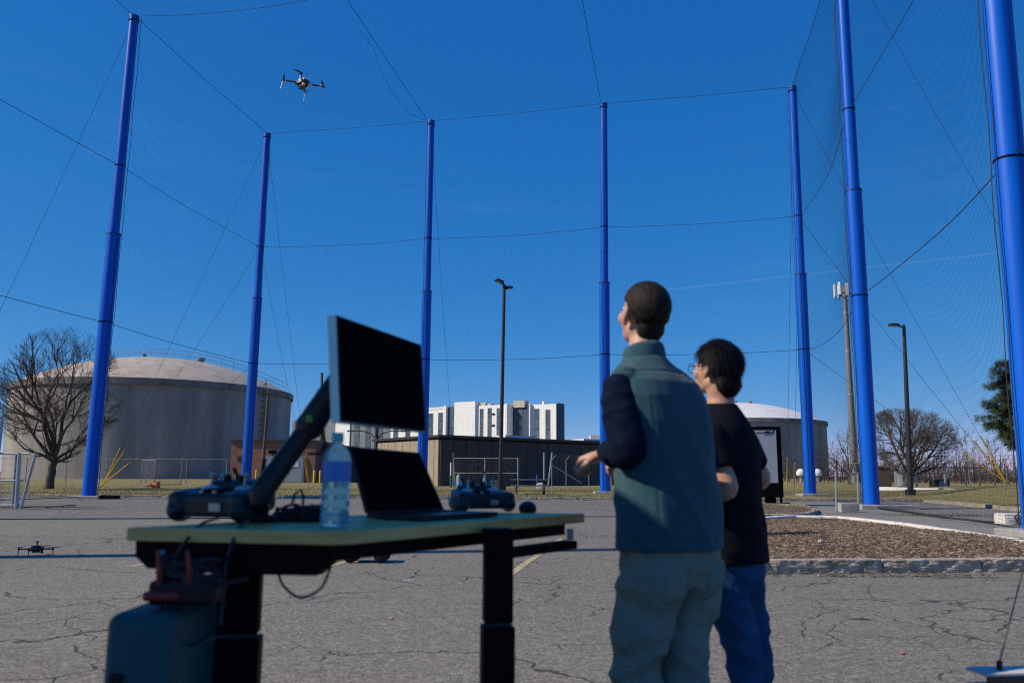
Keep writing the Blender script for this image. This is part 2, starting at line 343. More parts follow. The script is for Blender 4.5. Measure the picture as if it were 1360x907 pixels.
# ---- kerb stones
def rough_block(p0, p1, depth, h, z0=0.0, amp=0.012, inward=None, nx=10, top_amp=0.3):
    p0, p1 = Vector(p0), Vector(p1); d = (p1-p0); L = d.length; d.normalize(); nrm = inward if inward is not None else Vector((-d.y, d.x, 0))
    bm = bmesh.new(); bmesh.ops.create_cube(bm, size=1.0); bmesh.ops.bevel(bm, geom=bm.edges[:], offset=0.06, segments=1, affect='EDGES')
    if nx > 2: bmesh.ops.subdivide_edges(bm, edges=[e for e in bm.edges if e.calc_length() > 0.5], cuts=nx, use_grid_fill=True)
    bm.verts.index_update(); vs = []; sd = random.random()*50
    for v in bm.verts:
        q = p0 + d*((v.co.x+.5)*L) + nrm*((v.co.y+.5)*depth); q.z = z0 + (v.co.z+.5)*h
        k = amp*mnoise.fractal((q.x*9+sd, q.y*9, q.z*16), 0.7, 2.1, 4); q -= nrm*k*1.2; q.z += k*top_amp
        vs.append(q)
    m = MB(); m.add(vs, [[w.index for w in f.verts] for f in bm.faces]); bm.free(); return m
kerb = tag(bpy.data.objects.new('kerb', None), kind='structure'); C.objects.link(kerb); WL[kerb] = Vector((0, 0, 0))
x = -34.0
while x < 19.6:
    L = random.uniform(1.5, 2.3); z = random.uniform(-0.012, 0.012)
    rough_block((x+0.012, KERB_Y+random.uniform(-.015, .015), 0), (x+L-0.012, KERB_Y, 0), 0.15, 0.15+z, -0.02, 0.012, Vector((0, 1, 0)), 4).build('kerb_stone', M_granite, kerb); x += L
mk = tag(bpy.data.objects.new('mound_kerb', None), kind='structure'); C.objects.link(mk); WL[mk] = Vector((0, 0, 0))
s = -10.0; tot = (KN-K0).length
M_kstone = pm('tan_kerb_stone', (0.40, 0.34, 0.27), (0.27, 0.22, 0.17), 4, 0.9, 0.5, 40)
while s < tot:
    L = random.uniform(1.3, 2.2); rough_block(K0+kd*(s+0.012), K0+kd*(s+L-0.02), 0.17, 0.14+random.uniform(-.015, .015), -0.02, 0.015, kn, 4).build('kerb_stone', M_kstone, mk); s += L

# ---- planted islands with granite kerbs and wood chips
M_mulch = pm('mulch_soil', (0.14, 0.10, 0.075), (0.075, 0.055, 0.042), 9, 0.95, 1.0, 50, detail=8)
M_chip = pm('wood_chip', (0.38, 0.295, 0.205), (0.070, 0.045, 0.029), 11, 0.9, detail=9, contrast=(0.36, 0.55))
def inside(p, poly):
    c = False; n = len(poly)
    for i in range(n):
        a, b = poly[i], poly[i-1]
        if (a[1] > p[1]) != (b[1] > p[1]) and p[0] < (b[0]-a[0])*(p[1]-a[1])/(b[1]-a[1])+a[0]: c = not c
    return c
def island(outline, zc, nchip, label, rng, csz=1.0):
    cx = sum(p[0] for p in outline)/len(outline); cy = sum(p[1] for p in outline)/len(outline)
    m = MB(); n = len(outline); vs = [(cx, cy, zc+0.025)]; rings = 7
    for r in range(1, rings+1):
        for p in outline:
            t = r/rings; x, y = cx+(p[0]-cx)*t, cy+(p[1]-cy)*t; vs.append((x, y, zc-0.055+0.08*(1-t*t)+0.03*mnoise.noise((x*1.2, y*1.2, 0))*(1-t)))
    fs = [(0, 1+i, 1+(i+1) % n) for i in range(n)]
    for r in range(rings-1):
        for i in range(n): j = (i+1) % n; fs.append((1+r*n+i, 1+(r+1)*n+i, 1+(r+1)*n+j, 1+r*n+j))
    m.add(vs, fs); o = m.build('planting_bed', M_mulch, smooth=True); tag(o, kind='structure')
    xs = [p[0] for p in outline]; ys = [p[1] for p in outline]; V = []; k = 0
    while k < nchip:
        x, y = rng.uniform(min(xs), max(xs)), rng.uniform(min(ys), max(ys))
        if x > 0.66*y + 0.6 or not inside((x, y), outline): continue
        t = min(1, math.hypot(x-cx, y-cy)/ (0.5*(max(xs)-min(xs)))); z = zc-0.02+0.08*(1-t*t)+rng.uniform(0.005, 0.03)
        L, w, h = csz*rng.uniform(.02, .075), csz*rng.uniform(.005, .016), csz*rng.uniform(.004, .013); an = rng.random()*6.28; ti = rng.uniform(-.35, .35)
        if rng.random() < .05: L *= 2.4; w *= .6
        elif rng.random() < .06: w *= 2.6; h *= 1.6
        d = Vector((math.cos(an), math.sin(an), ti))*L/2; e = Vector((-math.sin(an), math.cos(an), rng.uniform(-.4, .4)))*w/2; c = Vector((x, y, z))
        V += [c-d-e, c-d+e, c+d, c+Vector((0, 0, h))]; k += 1
    V = np.array([tuple(v) for v in V]); i4 = np.arange(0, len(V), 4)[:, None]
    Fq = np.concatenate([i4+np.array([[0, 2, 3]]), i4+np.array([[2, 1, 3]]), i4+np.array([[1, 0, 3]])]); c = np_mesh('wood_chips', V, Fq, M_chip)
    tag(c, label, 'wood chips', kind='stuff')
rg = random.Random(3)
fl, fr = G(940, 763.5), G(1520, 757.5)
fdir = (fr-fl).normalized()
def front(px): q = G(px, 764.5 - 7*(px-940)/580); t = (q-fl).dot(fdir); return fl + fdir*t
back = [G(1520, 752, .13), G(1360, 722, .13), G(1280, 710, .13), G(1203, 698.5, .13), G(1120, 689.5, .13), G(1050, 688, .13), G(1005, 691, .13), G(975, 700, .13), G(955, 715, .13), G(942, 735, .13)]
outl = [(p.x, p.y) for p in [fl+Vector((0, .15, 0)), fl.lerp(fr, .25)+Vector((0, .15, 0)), fl.lerp(fr, .5)+Vector((0, .15, 0)), fl.lerp(fr, .75)+Vector((0, .15, 0)), fr+Vector((0, .15, 0))] + back]
island(outl, 0.15, 44000, 'brown and bleached wood chips on the large planting island', rg)
ik = tag(bpy.data.objects.new('island_kerb', None), kind='structure'); C.objects.link(ik); WL[ik] = Vector((0, 0, 0))
for a, b in ((942, 1025), (1025, 1176), (1177.5, 1306.5), (1308, 1420), (1421, 1520)):
    rough_block(front(a), front(b), 0.16, 0.165+random.uniform(-.006, .006), -0.01, 0.012, Vector((-fdir.y, fdir.x, 0)), 26, 0.12).build('kerb_stone', M_granite, ik)
M_ckerb = pm('pale_kerb_concrete', (0.72, 0.69, 0.62), (0.58, 0.56, 0.50), 6, 0.9, 0.3, 60)
for i in range(len(back)-1):
    p, q = back[i], back[i+1]; dd = (q-p).normalized()*0.01; rough_block(Vector((p.x, p.y, 0))+dd, Vector((q.x, q.y, 0))-dd, 0.20, 0.215, -0.01, 0.01, None, 6).build('kerb_stone', M_ckerb, ik)
# the smaller island farther back
o2 = [G(x, y) for x, y in ((985, 686), (1010, 688.5), (1045, 688.5), (1075, 686.5), (1087, 682.5), (1084, 678), (1068, 674.5), (1035, 672.5), (995, 672.5), (975, 676), (972, 682))]
island([(p.x, p.y) for p in o2], 0.11, 2600, 'brown wood chips on the small rounded island by the screen trailer', rg, 1.3)
k2 = tag(bpy.data.objects.new('island_kerb', None), kind='structure'); C.objects.link(k2); WL[k2] = Vector((0, 0, 0))
for i in range(len(o2)):
    p, q = o2[i], o2[(i+1) % len(o2)]; dd = (q-p).normalized()*0.012; rough_block(p+dd, q-dd, 0.15, 0.125, -0.01, 0.012, None, 6).build('kerb_stone', M_granite, k2)

# ---- painted stall lines, worn through
M_yl = worn_paint('worn_yellow_line', (0.46, 0.38, 0.21), 0.50, 0.70); M_wl = worn_paint('worn_white_line', (0.55, 0.55, 0.53), 0.40, 0.58); M_yl2 = worn_paint('faded_yellow_line', (0.36, 0.31, 0.20), 0.36, 0.52)
def line(p, q, w, mat, name='parking_line'):
    p, q = Vector(p), Vector(q); d = (q-p).normalized(); n_ = Vector((-d.y, d.x, 0))*w/2; m = MB(); N = 12; vs = []
    for i in range(N+1):
        c = p.lerp(q, i/N); vs += [c+n_*random.uniform(.85, 1.1), c-n_*random.uniform(.85, 1.1)]
    m.add([(v.x, v.y, 0.004) for v in vs], [(2*i, 2*i+1, 2*i+3, 2*i+2) for i in range(N)]); tag(m.build(name, mat), kind='structure')
bear = Vector((0.17, 1.0, 0)).normalized()
for k in range(0, 8):
    b0 = Vector((-0.03 - 2.25*k, 9.36 + 0.35*k, 0)); line(b0, b0 + bear*5.4, 0.10, M_yl if k in (0, 1, 2) else M_yl2)
    line(b0 + bear*10.0, b0 + bear*(21.5 if k == 0 else 15), 0.10, M_yl2)
line(G(620, 729), G(815, 726.5), 0.10, M_yl2); line(G(676, 736), G(812, 733.5), 0.09, worn_paint('very_worn_white', (0.55, 0.55, 0.53), 0.30, 0.45))
line(G(536, 770.5), G(553, 770), 0.07, M_wl); line(G(4, 672), G(140, 703), 0.1, M_yl2)

# ================================================================== concrete tanks
def tank(ctr, R, h, rise, domemat, label, rail=True):
    t = thing('water_tank', label, 'tank', ctr); z0 = ctr[2]; c = Vector(ctr)
    MB().lathe(c, [(R, -0.8), (R, h-0.75)], 128).build('wall', M_tankc, t, smooth=True, angle=50)
    MB().lathe(c, [(R+0.1, h-0.78), (R+0.28, h-0.74), (R+0.28, h-0.02), (R+0.1, h), (R-1, h)], 128).build('rim', M_tankrim, t, smooth=True, angle=30)
    prof = [(R-0.25 if i == 0 else (R-0.3)*math.cos(math.pi/2*i/14), h-0.02 + rise*(math.sin(math.pi/2*i/14))) for i in range(14)]
    S = (R*R + rise*rise)/(2*rise); prof = []
    for i in range(17):
        r = (R-0.15)*(1-i/16.5); prof.append((r, h-0.01 + math.sqrt(S*S-r*r)-(S-rise)))
    MB().lathe(c, prof, 128).build('dome', domemat, t, smooth=True)
    def dz(r): return h + math.sqrt(S*S-r*r)-(S-rise)
    for (u, v, rr, hh) in ((-2.4, 2.0, .55, .7), (4.3, 3.0, .6, 1.1), (-0.6, -4, .3, .4)):
        z = z0+dz(math.hypot(u, v)); MB().lathe((c.x+u, c.y+v, z), [(rr*.7, -.2), (rr*.7, hh*.6), (rr, hh*.65), (rr, hh*.9), (rr*.5, hh)], 12).build('roof_vent', M_tankrim, t, smooth=True)
    if rail:
        pth = []
        for i in range(46):
            u = -5.5 + (R-0.3+5.5)*i/45; v = -4.6*math.sqrt(max(0, 1-(u/(R-.3))**2)); pth.append(Vector((c.x+u, c.y+v, z0+dz(min(R-.2, math.hypot(u, v))))))
        m = MB()
        for hh in (0.55, 1.1): m.tube([p+Vector((0, 0, hh)) for p in pth], 0.035, 5)
        m.build('handrail', M_galv, t)
        for p in pth[::3]: MB().tube([p-Vector((0, 0, .1)), p+Vector((0, 0, 1.1))], 0.035, 5).build('rail_post', M_galv, t)
        m = MB()
        for zz in np.arange(1.5, h+0.8, 0.75): a = rad(-22); m.box((c.x+(R+.12)*math.cos(a), c.y+(R+.12)*math.sin(a), z0+zz), (0.35, .5, 0.12), a)
        a = rad(-22)
        for s_ in (-.25, .25): m.tube([(c.x+(R+.3)*math.cos(a), c.y+(R+.3)*math.sin(a)+s_, z0+1), (c.x+(R+.3)*math.cos(a), c.y+(R+.3)*math.sin(a)+s_, z0+h+1.2)], .05, 5)
        m.build('ladder', M_tankrim, t)
    return t
D1 = 112.0; cx1 = -math.tan(rad(23.3))*D1; th1 = P(198, 503, 96.0).z - lz(D1); tank((cx1, D1, lz(D1)), 17.5, th1, 4.5, M_dome, 'wide grey concrete water tank with pale dome behind the bare tree')
D2 = 178.0; tank((P(977, 600, D2).x, D2, 0.6), 18.6, 11.6, 4.4, M_domew, 'far concrete tank with bright white dome behind the two people', rail=False)
for i, xx in enumerate((1064.5, 1087)):
    b = P(xx, 650, 95); m = thing('vent_hood', ('white mushroom shaped vent hood on the trailer side of the far corner pole', 'white mushroom shaped vent hood between the far corner pole and the thick blue pole')[i], 'vent', (b.x, 95, lz(95)))
    MB().tube([(b.x, 95, lz(95)), (b.x, 95, 1.3)], 0.16, 10).build('stem', M_galv, m); MB().lathe((b.x, 95, 1.15), [(0.42, 0), (0.5, .15), (0.48, .4), (0.34, .68), (.1, .8)], 20).build('hood', M_white, m, smooth=True)

# ================================================================== buildings
def window(mb_par, c, w, h, n_out, tdir, frame, glass, parent, name='window', bars=0):
    """a framed window set on a wall; n_out points away from the wall"""
    c = Vector(c); Mx = Matrix((tdir, n_out, Vector((0, 0, 1)))).transposed(); f = MB(); t = 0.12
    for sx in (-1, 1): f.box(c + tdir*sx*(w/2-t/2), (t, 0.16, h), M=Mx)
    for sz in (-1, 1): f.box(c + Vector((0, 0, sz*(h/2-t/2))), (w-2*t, 0.16, t), M=Mx)
    for i in range(bars):
        z = -h/2 + h*(i+1)/(bars+1); f.box(c + Vector((0, 0, z)), (w-2*t, 0.14, t*.8), M=Mx)
    o = f.build(name, frame, parent); MB().box(c - n_out*0.02, (w-2*t, 0.06, h-2*t), M=Mx).build('pane', glass, o); return o
M_glass = pm('window_glass', (0.10, 0.16, 0.18), (0.03, 0.05, 0.065), 0.4, 0.12, spec=0.8)
M_wpanel = pm('white_cladding', (0.90, 0.89, 0.86), (0.86, 0.85, 0.82), 0.5, 0.6)
M_teal = pm('slate_blue_cladding', (0.04, 0.085, 0.125), (0.032, 0.07, 0.105), 0.5, 0.55)
M_greyc = pm('grey_cladding', (0.20, 0.22, 0.24), (0.16, 0.18, 0.2), 0.5, 0.6)
M_beige = pm('beige_box', (0.55, 0.50, 0.42), (0.45, 0.41, 0.34), 2, 0.7)
AB_E = P(748, 600, 235.0); ang = rad(-33.0); at_ = Vector((math.cos(ang), math.sin(ang), 0)); an_ = Vector((math.sin(ang), -math.cos(ang), 0))   # facade runs left-far to right-near
def ab_u(px, y=560):                                 # distance along the facade seen at a pixel column
    d = ray(px, y); A = np.array([[d.x, -at_.x], [d.y, -at_.y]]); s_, u = np.linalg.solve(A, [AB_E.x, AB_E.y]); return u, s_*d.y
def ab_z(px, y): u, Y = ab_u(px, y); return P(px, y, Y).z
abt = thing('apartment_building', 'long white and slate blue apartment block with strip windows behind the brown hall', 'building', (AB_E.x, AB_E.y, 0.6))
Mab = Matrix((at_, an_*-1, Vector((0, 0, 1)))).transposed()
def seg(x0, x1, ytop, proud, mat, name='wall', z0=0.3):
    u0, u1 = ab_u(x0)[0], ab_u(x1)[0]; zt = ab_z((x0+x1)/2, ytop); c = AB_E + at_*((u0+u1)/2) + an_*(proud/2 - 1.8); c.z = (zt+z0)/2
    return MB().box(c, (u1-u0-0.02, 3.6+proud, zt-z0), M=Mab).build(name, mat, abt), zt
def strip(x0, x1, ytop, proud, n=4, storeys=3.15, zbot=6.0):
    u0, u1 = ab_u(x0)[0], ab_u(x1)[0]; w = u1-u0; zt = ab_z((x0+x1)/2, ytop)
    z = zt
    while z > zbot:
        c = AB_E + at_*((u0+u1)/2) + an_*(proud+0.05); c.z = z - 1.05; window(None, c, w, 2.1, an_, at_, M_greyc, M_glass, abt, bars=1)
        c2 = c.copy(); c2.z = z - 2.62; MB().box(c2, (w, 0.12, 1.0), M=Mab).build('spandrel', M_teal, abt); z -= storeys
seg(388, 447, 557, 0.0, M_greyc); seg(447, 466, 553, 0.4, M_wpanel); seg(466, 520, 552, 0.0, M_greyc); seg(520, 592, 545.0, 0.35, M_wpanel)
MB().box(AB_E + at_*((ab_u(560)[0]+ab_u(592)[0])/2) + an_*-1.6 + Vector((0, 0, ab_z(576, 542.5)-AB_E.z)), (ab_u(592)[0]-ab_u(560)[0], 4.2, .6), M=Mab).build('parapet', M_wpanel, abt)
seg(592, 595, 539, 1.2, M_wpanel); seg(595, 606.5, 541, 0.2, M_teal); seg(606.5, 634, 534, 1.3, M_wpanel)
seg(634, 637, 538, 0.2, M_wpanel); seg(637, 676, 538, 0.5, M_wpanel); seg(674, 677, 536.5, 1.6, M_wpanel, 'fin')
seg(677, 704.5, 537.5, -1.6, M_teal); seg(704.5, 740, 537, 0.6, M_wpanel); cE = AB_E + at_*(ab_u(740)[0]+.16) + an_*-1.75; zE = ab_z(740, 535); cE.z = zE/2; MB().box(cE, (.3, 3.9, zE), M=Mab).build('end_wall', M_teal, abt)
seg(720.5, 723, 533, 0.3, M_wpanel, 'fin'); seg(706, 707.5, 536, 1.5, M_wpanel, 'fin')
for (x0, x1, yt, pr) in ((393, 400, 561, 0), (409, 416, 561, 0), (425, 432, 561, 0), (471, 478, 557, 0), (486, 493, 557, 0), (502, 509, 557, 0), (524, 530, 550, .35), (540, 546, 549, .35), (570, 576, 549, .35), (583, 589, 548, .35), (597, 605, 543.5, .2), (638.5, 643, 543, .5), (649, 654, 542, .5), (661, 664.5, 542, .5), (686, 690, 542, -1.6), (711, 717.5, 543, .6), (726, 732, 544, .6)):
    strip(x0, x1, yt, pr)
for yy in (550, 565):
    u = ab_u(656.5)[0]; c = AB_E + at_*u + an_*0.55; c.z = ab_z(656, yy); MB().box(c, (1.0, .3, .55), M=Mab).build('wall_vent', M_dark, abt)
for x0, x1, y0, dd in ((636, 643, 534.5, -1.7), (679, 694, 531.8, -2.2), (646, 650, 535.5, -1.7)):
    u0, u1 = ab_u(x0)[0], ab_u(x1)[0]; c = AB_E + at_*((u0+u1)/2) + an_*dd; zt = ab_z((x0+x1)/2, y0); c.z = zt-1.0; MB().box(c, (u1-u0, 2.4, 2.0), M=Mab).build('roof_unit', M_beige, abt)

# brown metal hall
hc = P(583, 645, 62.0); hz = lz(62); fa, la = rad(38), rad(126)
fd = Vector((math.cos(fa), math.sin(fa), 0)); ld = Vector((math.cos(la), math.sin(la), 0)); HL, HW, HH = 34.0, 10.5, 3.62
M_brown = pm('dark_brown_panel', (0.050, 0.045, 0.042), (0.040, 0.036, 0.034), 1.2, 0.65, stretch=(1, 1, .2)); M_tan = pm('tan_panel', (0.34, 0.29, 0.215), (0.28, 0.24, 0.18), 1.0, 0.65); M_gap = pm('panel_gap', (0.012, 0.011, 0.011), None, 5, 0.8)
hall = thing('metal_hall', 'low dark brown metal clad hall with tan end wall', 'building', (hc.x, hc.y, hz))
core = [hc, hc+fd*HL, hc+fd*HL+ld*HW, hc+ld*HW]; cc = sum(core, Vector())/4
MB().prism([(p + (cc-p)*0.004).to_tuple() for p in core], hz-.3, hz+HH-0.05).build('wall', M_gap, hall)
Mf = Matrix((fd, Vector((-fd.y, fd.x, 0)), Vector((0, 0, 1)))).transposed(); Ml = Matrix((ld, Vector((-ld.y, ld.x, 0)), Vector((0, 0, 1)))).transposed()
fo = Vector((fd.y, -fd.x, 0)); lo_ = Vector((-ld.y, ld.x, 0)); pw = 1.18; k = 0
while (k+1)*pw < HL:
    c = hc + fd*(pw*(k+.5)) + fo*(0.05+0.012*(k % 2)); c.z = hz + HH/2-0.1; MB().box(c, (pw-0.05, 0.12, HH-0.2), M=Mf).build('panel', M_brown, hall); k += 1
pw = 0.62; k = 0
while (k+1)*pw < HW:
    c = hc + ld*(pw*(k+.5)) + lo_*(0.05+0.015*(k % 2)); c.z = hz + HH/2-0.1; MB().box(c, (pw-0.035, 0.12, HH-0.2), M=Ml).build('panel', M_tan, hall); k += 1
rf = MB(); ov = 0.25
rp = [hc-fd*ov-ld*ov, hc+fd*(HL+ov)-ld*ov, hc+fd*(HL+ov)+ld*(HW+ov), hc-fd*ov+ld*(HW+ov)]
rf.prism([p.to_tuple() for p in rp], hz+HH-0.04, hz+HH+0.16); rfo = rf.build('roof', M_dark, hall)
for u0, u1, v0, hh in ((7.5, 10.8, 2.5, .3), (15.5, 22, 1.6, .22), (3, 6, 4, .2)):
    c = hc + fd*((u0+u1)/2) + ld*v0; c.z = hz+HH+.16+hh/2; MB().box(c, (u1-u0, 1.4, hh), M=Mf).build('skylight', M_white, hall)
for zz in (0.9, 1.15, 1.4, 1.65):
    c = hc + ld*3.0 + lo_*.14; c.z = hz+zz+.3; MB().box(c, (1.8, .08, .16), M=Ml).build('louver_slat', M_tan, hall)
# beige building with roof unit farther right
bb = thing('beige_building', 'small beige building top showing past the brown hall roof', 'building', (P(785, 600, 150).x, 150, 1))
x0, x1 = P(762, 600, 150).x, P(830, 600, 150).x; zt = P(790, 585.5, 150).z
MB().box(((x0+x1)/2, 156, zt/2), (x1-x0, 12, zt)).build('wall', M_beige, bb); MB().box((x0+5.6, 154, zt+.5), (4.6, 4, 1.3)).build('roof_unit', M_beige, bb); MB().box(((x0+x1)/2, 156, zt+.12), (x1-x0+.4, 12.4, .3)).build('roof', M_white, bb)

# brick building
def brick_mat():
    m = bpy.data.materials.new('red_brick'); m.use_nodes = True; n = m.node_tree.nodes; l = m.node_tree.links; b = n['Principled BSDF']; b.inputs['Roughness'].default_value = 0.9
    t = n.new('ShaderNodeTexCoord'); mp_ = n.new('ShaderNodeMapping'); mp_.inputs['Rotation'].default_value = (rad(90), 0, 0); l.new(t.outputs['Object'], mp_.inputs[0])
    br = n.new('ShaderNodeTexBrick'); br.inputs['Scale'].default_value = 1.0; br.inputs['Brick Width'].default_value = .22; br.inputs['Row Height'].default_value = .075; br.inputs['Mortar Size'].default_value = .008
    br.inputs['Color1'].default_value = (.34, .14, .08, 1); br.inputs['Color2'].default_value = (.23, .10, .062, 1); br.inputs['Mortar'].default_value = (.2, .17, .15, 1); l.new(mp_.outputs[0], br.inputs[0]); l.new(br.outputs[0], b.inputs[0]); MATS['red_brick'] = m; return m
M_brick = brick_mat(); M_door = pm('grey_blue_door', (0.30, 0.36, 0.41), (0.25, 0.30, 0.34), 3, 0.5)
BD = 76.0; bx0, bx1 = P(307, 600, BD).x, P(419, 600, BD).x; bz = lz(BD); bzt = P(360, 587, BD).z
bk = thing('brick_building', 'low red brick utility building with grey doors beside the tank', 'building', ((bx0+bx1)/2, BD, bz))
MB().box(((bx0+bx1)/2, BD+6, (bz-.3+bzt)/2), (bx1-bx0, 12, bzt-bz+.3)).build('wall', M_brick, bk)
MB().box(((bx0+bx1)/2, BD+6, bzt+.1), (bx1-bx0+.3, 12.3, .22)).build('roof', M_dark, bk)
ex1 = P(457, 600, BD+3).x; MB().box(((bx1+ex1)/2+.01, BD+8, (bz+bzt)/2-.15), (ex1-bx1, 10, bzt-bz)).build('wall', pm('dark_brick', (.06, .032, .026), (.04, .025, .02), 3, .9), bk)
for xa, xb, yt in ((353, 404, 607),):
    xl, xr = P(xa, 600, BD).x, P(xb, 600, BD).x; zt = P(378, yt, BD).z
    MB().box(((xl+xr)/2, BD-.03, (bz+zt)/2), (xr-xl+.2, .14, zt-bz+.12)).build('door_frame', M_galv, bk)
    for i in range(2):
        w = (xr-xl)/2-.06; d = MB().box((xl+(i+.5)*(xr-xl)/2, BD-.12, (bz+zt)/2), (w, .08, zt-bz-.05)).build('door', M_door, bk)
        MB().box((xl+(i+.5)*(xr-xl)/2, BD-.17, bz+(zt-bz)*.72), (w*.55, .04, .5)).build('pane', M_white, d)
        MB().box((xl+(xr-xl)/2+(-.18, .18)[i], BD-.19, bz+1.0), (.06, .08, .2)).build('handle', M_galv, d)
p = P(368, 600, BD); MB().bevbox((p.x-.35, BD-.2, p.z), (.7, .35, .35), .06).build('wall_lamp', M_black, bk)
p = P(319, 609, BD); MB().box((p.x, BD-.03, p.z), (.45, .1, .45)).build('wall_vent', M_dark, bk)
for i, xx in enumerate((313, 340, 417, 425)):
    p = P(xx, 640, BD-2.2); o = MB(); o.lathe((p.x, BD-2.2, lz(BD)), [(.1, -.05), (.1, 1.0), (.07, 1.07), (.02, 1.09)], 12)
    tag(o.build('bollard', M_yellow, origin=(p.x, BD-2.2, lz(BD)), smooth=True), ('yellow bollard at the brick building corner, farthest from the doors', 'yellow bollard just past the slim blue pole in front of brick wall', 'yellow bollard on the far side of the grey doors', 'yellow bollard at the end of the brick front, beside the bottle')[i], 'bollard', 'bollards before the brick building')

# ================================================================== the net cage
NET_H, LV_LOW, LV_STEP, LV_UP = 22.0, 7.56, 11.53, 14.71
M_pole = pm('blue_pole_paint', (0.0, 0.118, 0.66), (0.0, 0.088, 0.52), 2.2, 0.42, rvar=.1, spec=0.25, stretch=(2.5, 2.5, .18), detail=8, contrast=(.3, .75))
M_pcap = pm('blue_pole_cap', (0.004, 0.05, 0.3), None, 3, .5)
def topat(x, y): return G(x, y, NET_H)
def pole_pts(xt, yt, xb, Yd=None):
    t = topat(xt, yt) if Yd is None else P(xt, yt, Yd); b = P(xb, 660, t.y); return Vector((b.x, t.y, 0)), Vector((t.x, t.y, NET_H))
p6b = Vector((12.55, 29.1, 0)); p6t = P(1119, 0, 29.1)
def at_h(b, q, z): return b + (q-b)*((z-b.z)/(q.z-b.z))
poles = {}
poles['p1'] = pole_pts(178.5, 22, 118); poles['p2'] = pole_pts(355, 178, 325.5); poles['p3'] = pole_pts(572.5, 161, 560); poles['p4'] = pole_pts(801.5, 138, 804); poles['p5'] = pole_pts(1052.5, 116, 1076.5)
poles['p6'] = (P(1157, 668, 29.1), at_h(P(1157, 668, 29.1), P(1119, 0, 29.1), NET_H)); poles['p6'][0].z = 0
q0, q1 = P(1347.5, 300, 16.1), P(1323, 0, 16.1); poles['p7'] = (at_h(q0, q1, 0), at_h(q0, q1, NET_H))
sd = (poles['p1'][0]-poles['p2'][0]).normalized()
poles['p0'] = (poles['p1'][0]+sd*17.4, poles['p1'][1]+sd*17.4); poles['pm'] = (Vector((-22.6, 8.0, 0)), Vector((-22.6, 8.0, NET_H)))
poles['p8'] = (Vector((7.8, 3.2, 0)), Vector((7.8, 3.2, NET_H)))
for k_ in poles: poles[k_] = (poles[k_][0], poles[k_][1])
lab = dict(p1='tall blue net pole rising beside the bare tree, with weight at its foot', p2='slim blue net pole at the cage corner before the brick building', p3='slim blue net pole standing behind the monitor',
    p4='slim blue net pole rising behind the person in the vest', p5='blue net pole at the far corner next to the screen trailer', p6='thick blue net pole beside the grey cell tower', p7='nearest and thickest blue net pole at the right edge of the picture',
    p0='blue net pole left of the picture, casting a shadow across the lot', pm='blue net pole left of the camera, casting the nearer shadow stripe', p8='blue net pole right of the camera outside the picture')
for key, (b, t_) in poles.items():
    b = b.copy(); gz = lz(b.y)-0.03 if b.y > KERB_Y else 0.0
    o = thing('net_pole', lab[key], 'pole', (b.x, b.y, gz), 'blue poles of the net cage'); A = lambda z: at_h(b, t_, z)
    MB().tube([A(gz+.05), A(LV_STEP)], 0.285, 28).build('lower_section', M_pole, o, smooth=True)
    MB().tube([A(LV_STEP-.1), A(NET_H-.06)], [0.225, 0.205], 28).build('upper_section', M_pole, o, smooth=True)
    MB().tube([A(LV_STEP-.03), A(LV_STEP+.03)], 0.305, 28).build('collar', M_pcap, o, smooth=True); MB().tube([A(NET_H-.1), A(NET_H)], 0.22, 28).build('cap', M_pcap, o, smooth=True)
    fw = (2.0, 1.3, .24) if key == 'p6' else (1.35, 1.1, 0.2)
    MB().bevbox((b.x+(.35 if key == 'p6' else .05), b.y-.1, gz+.03), fw, .03).build('footing', M_conc, o)
    for z in (LV_LOW, LV_UP, NET_H-.25):
        q = A(z); MB().tube([q-Vector((0, 0, .02)), q+Vector((0, 0, .02))], .30 if z < LV_STEP else .235, 20).build('clamp_band', M_black, o)
o = MB().box((0, 0, .09), (.75, .42, .14)); pw_ = poles['p1'][0] + Vector((1.0, -.35, 0)); o.v = [(v[0]+pw_.x, v[1]+pw_.y, v[2]) for v in o.v]
tag(o.build('ballast_weight', M_black, origin=pw_), 'flat dark ballast weight lying at the foot of the blue pole by the tree', 'weight')

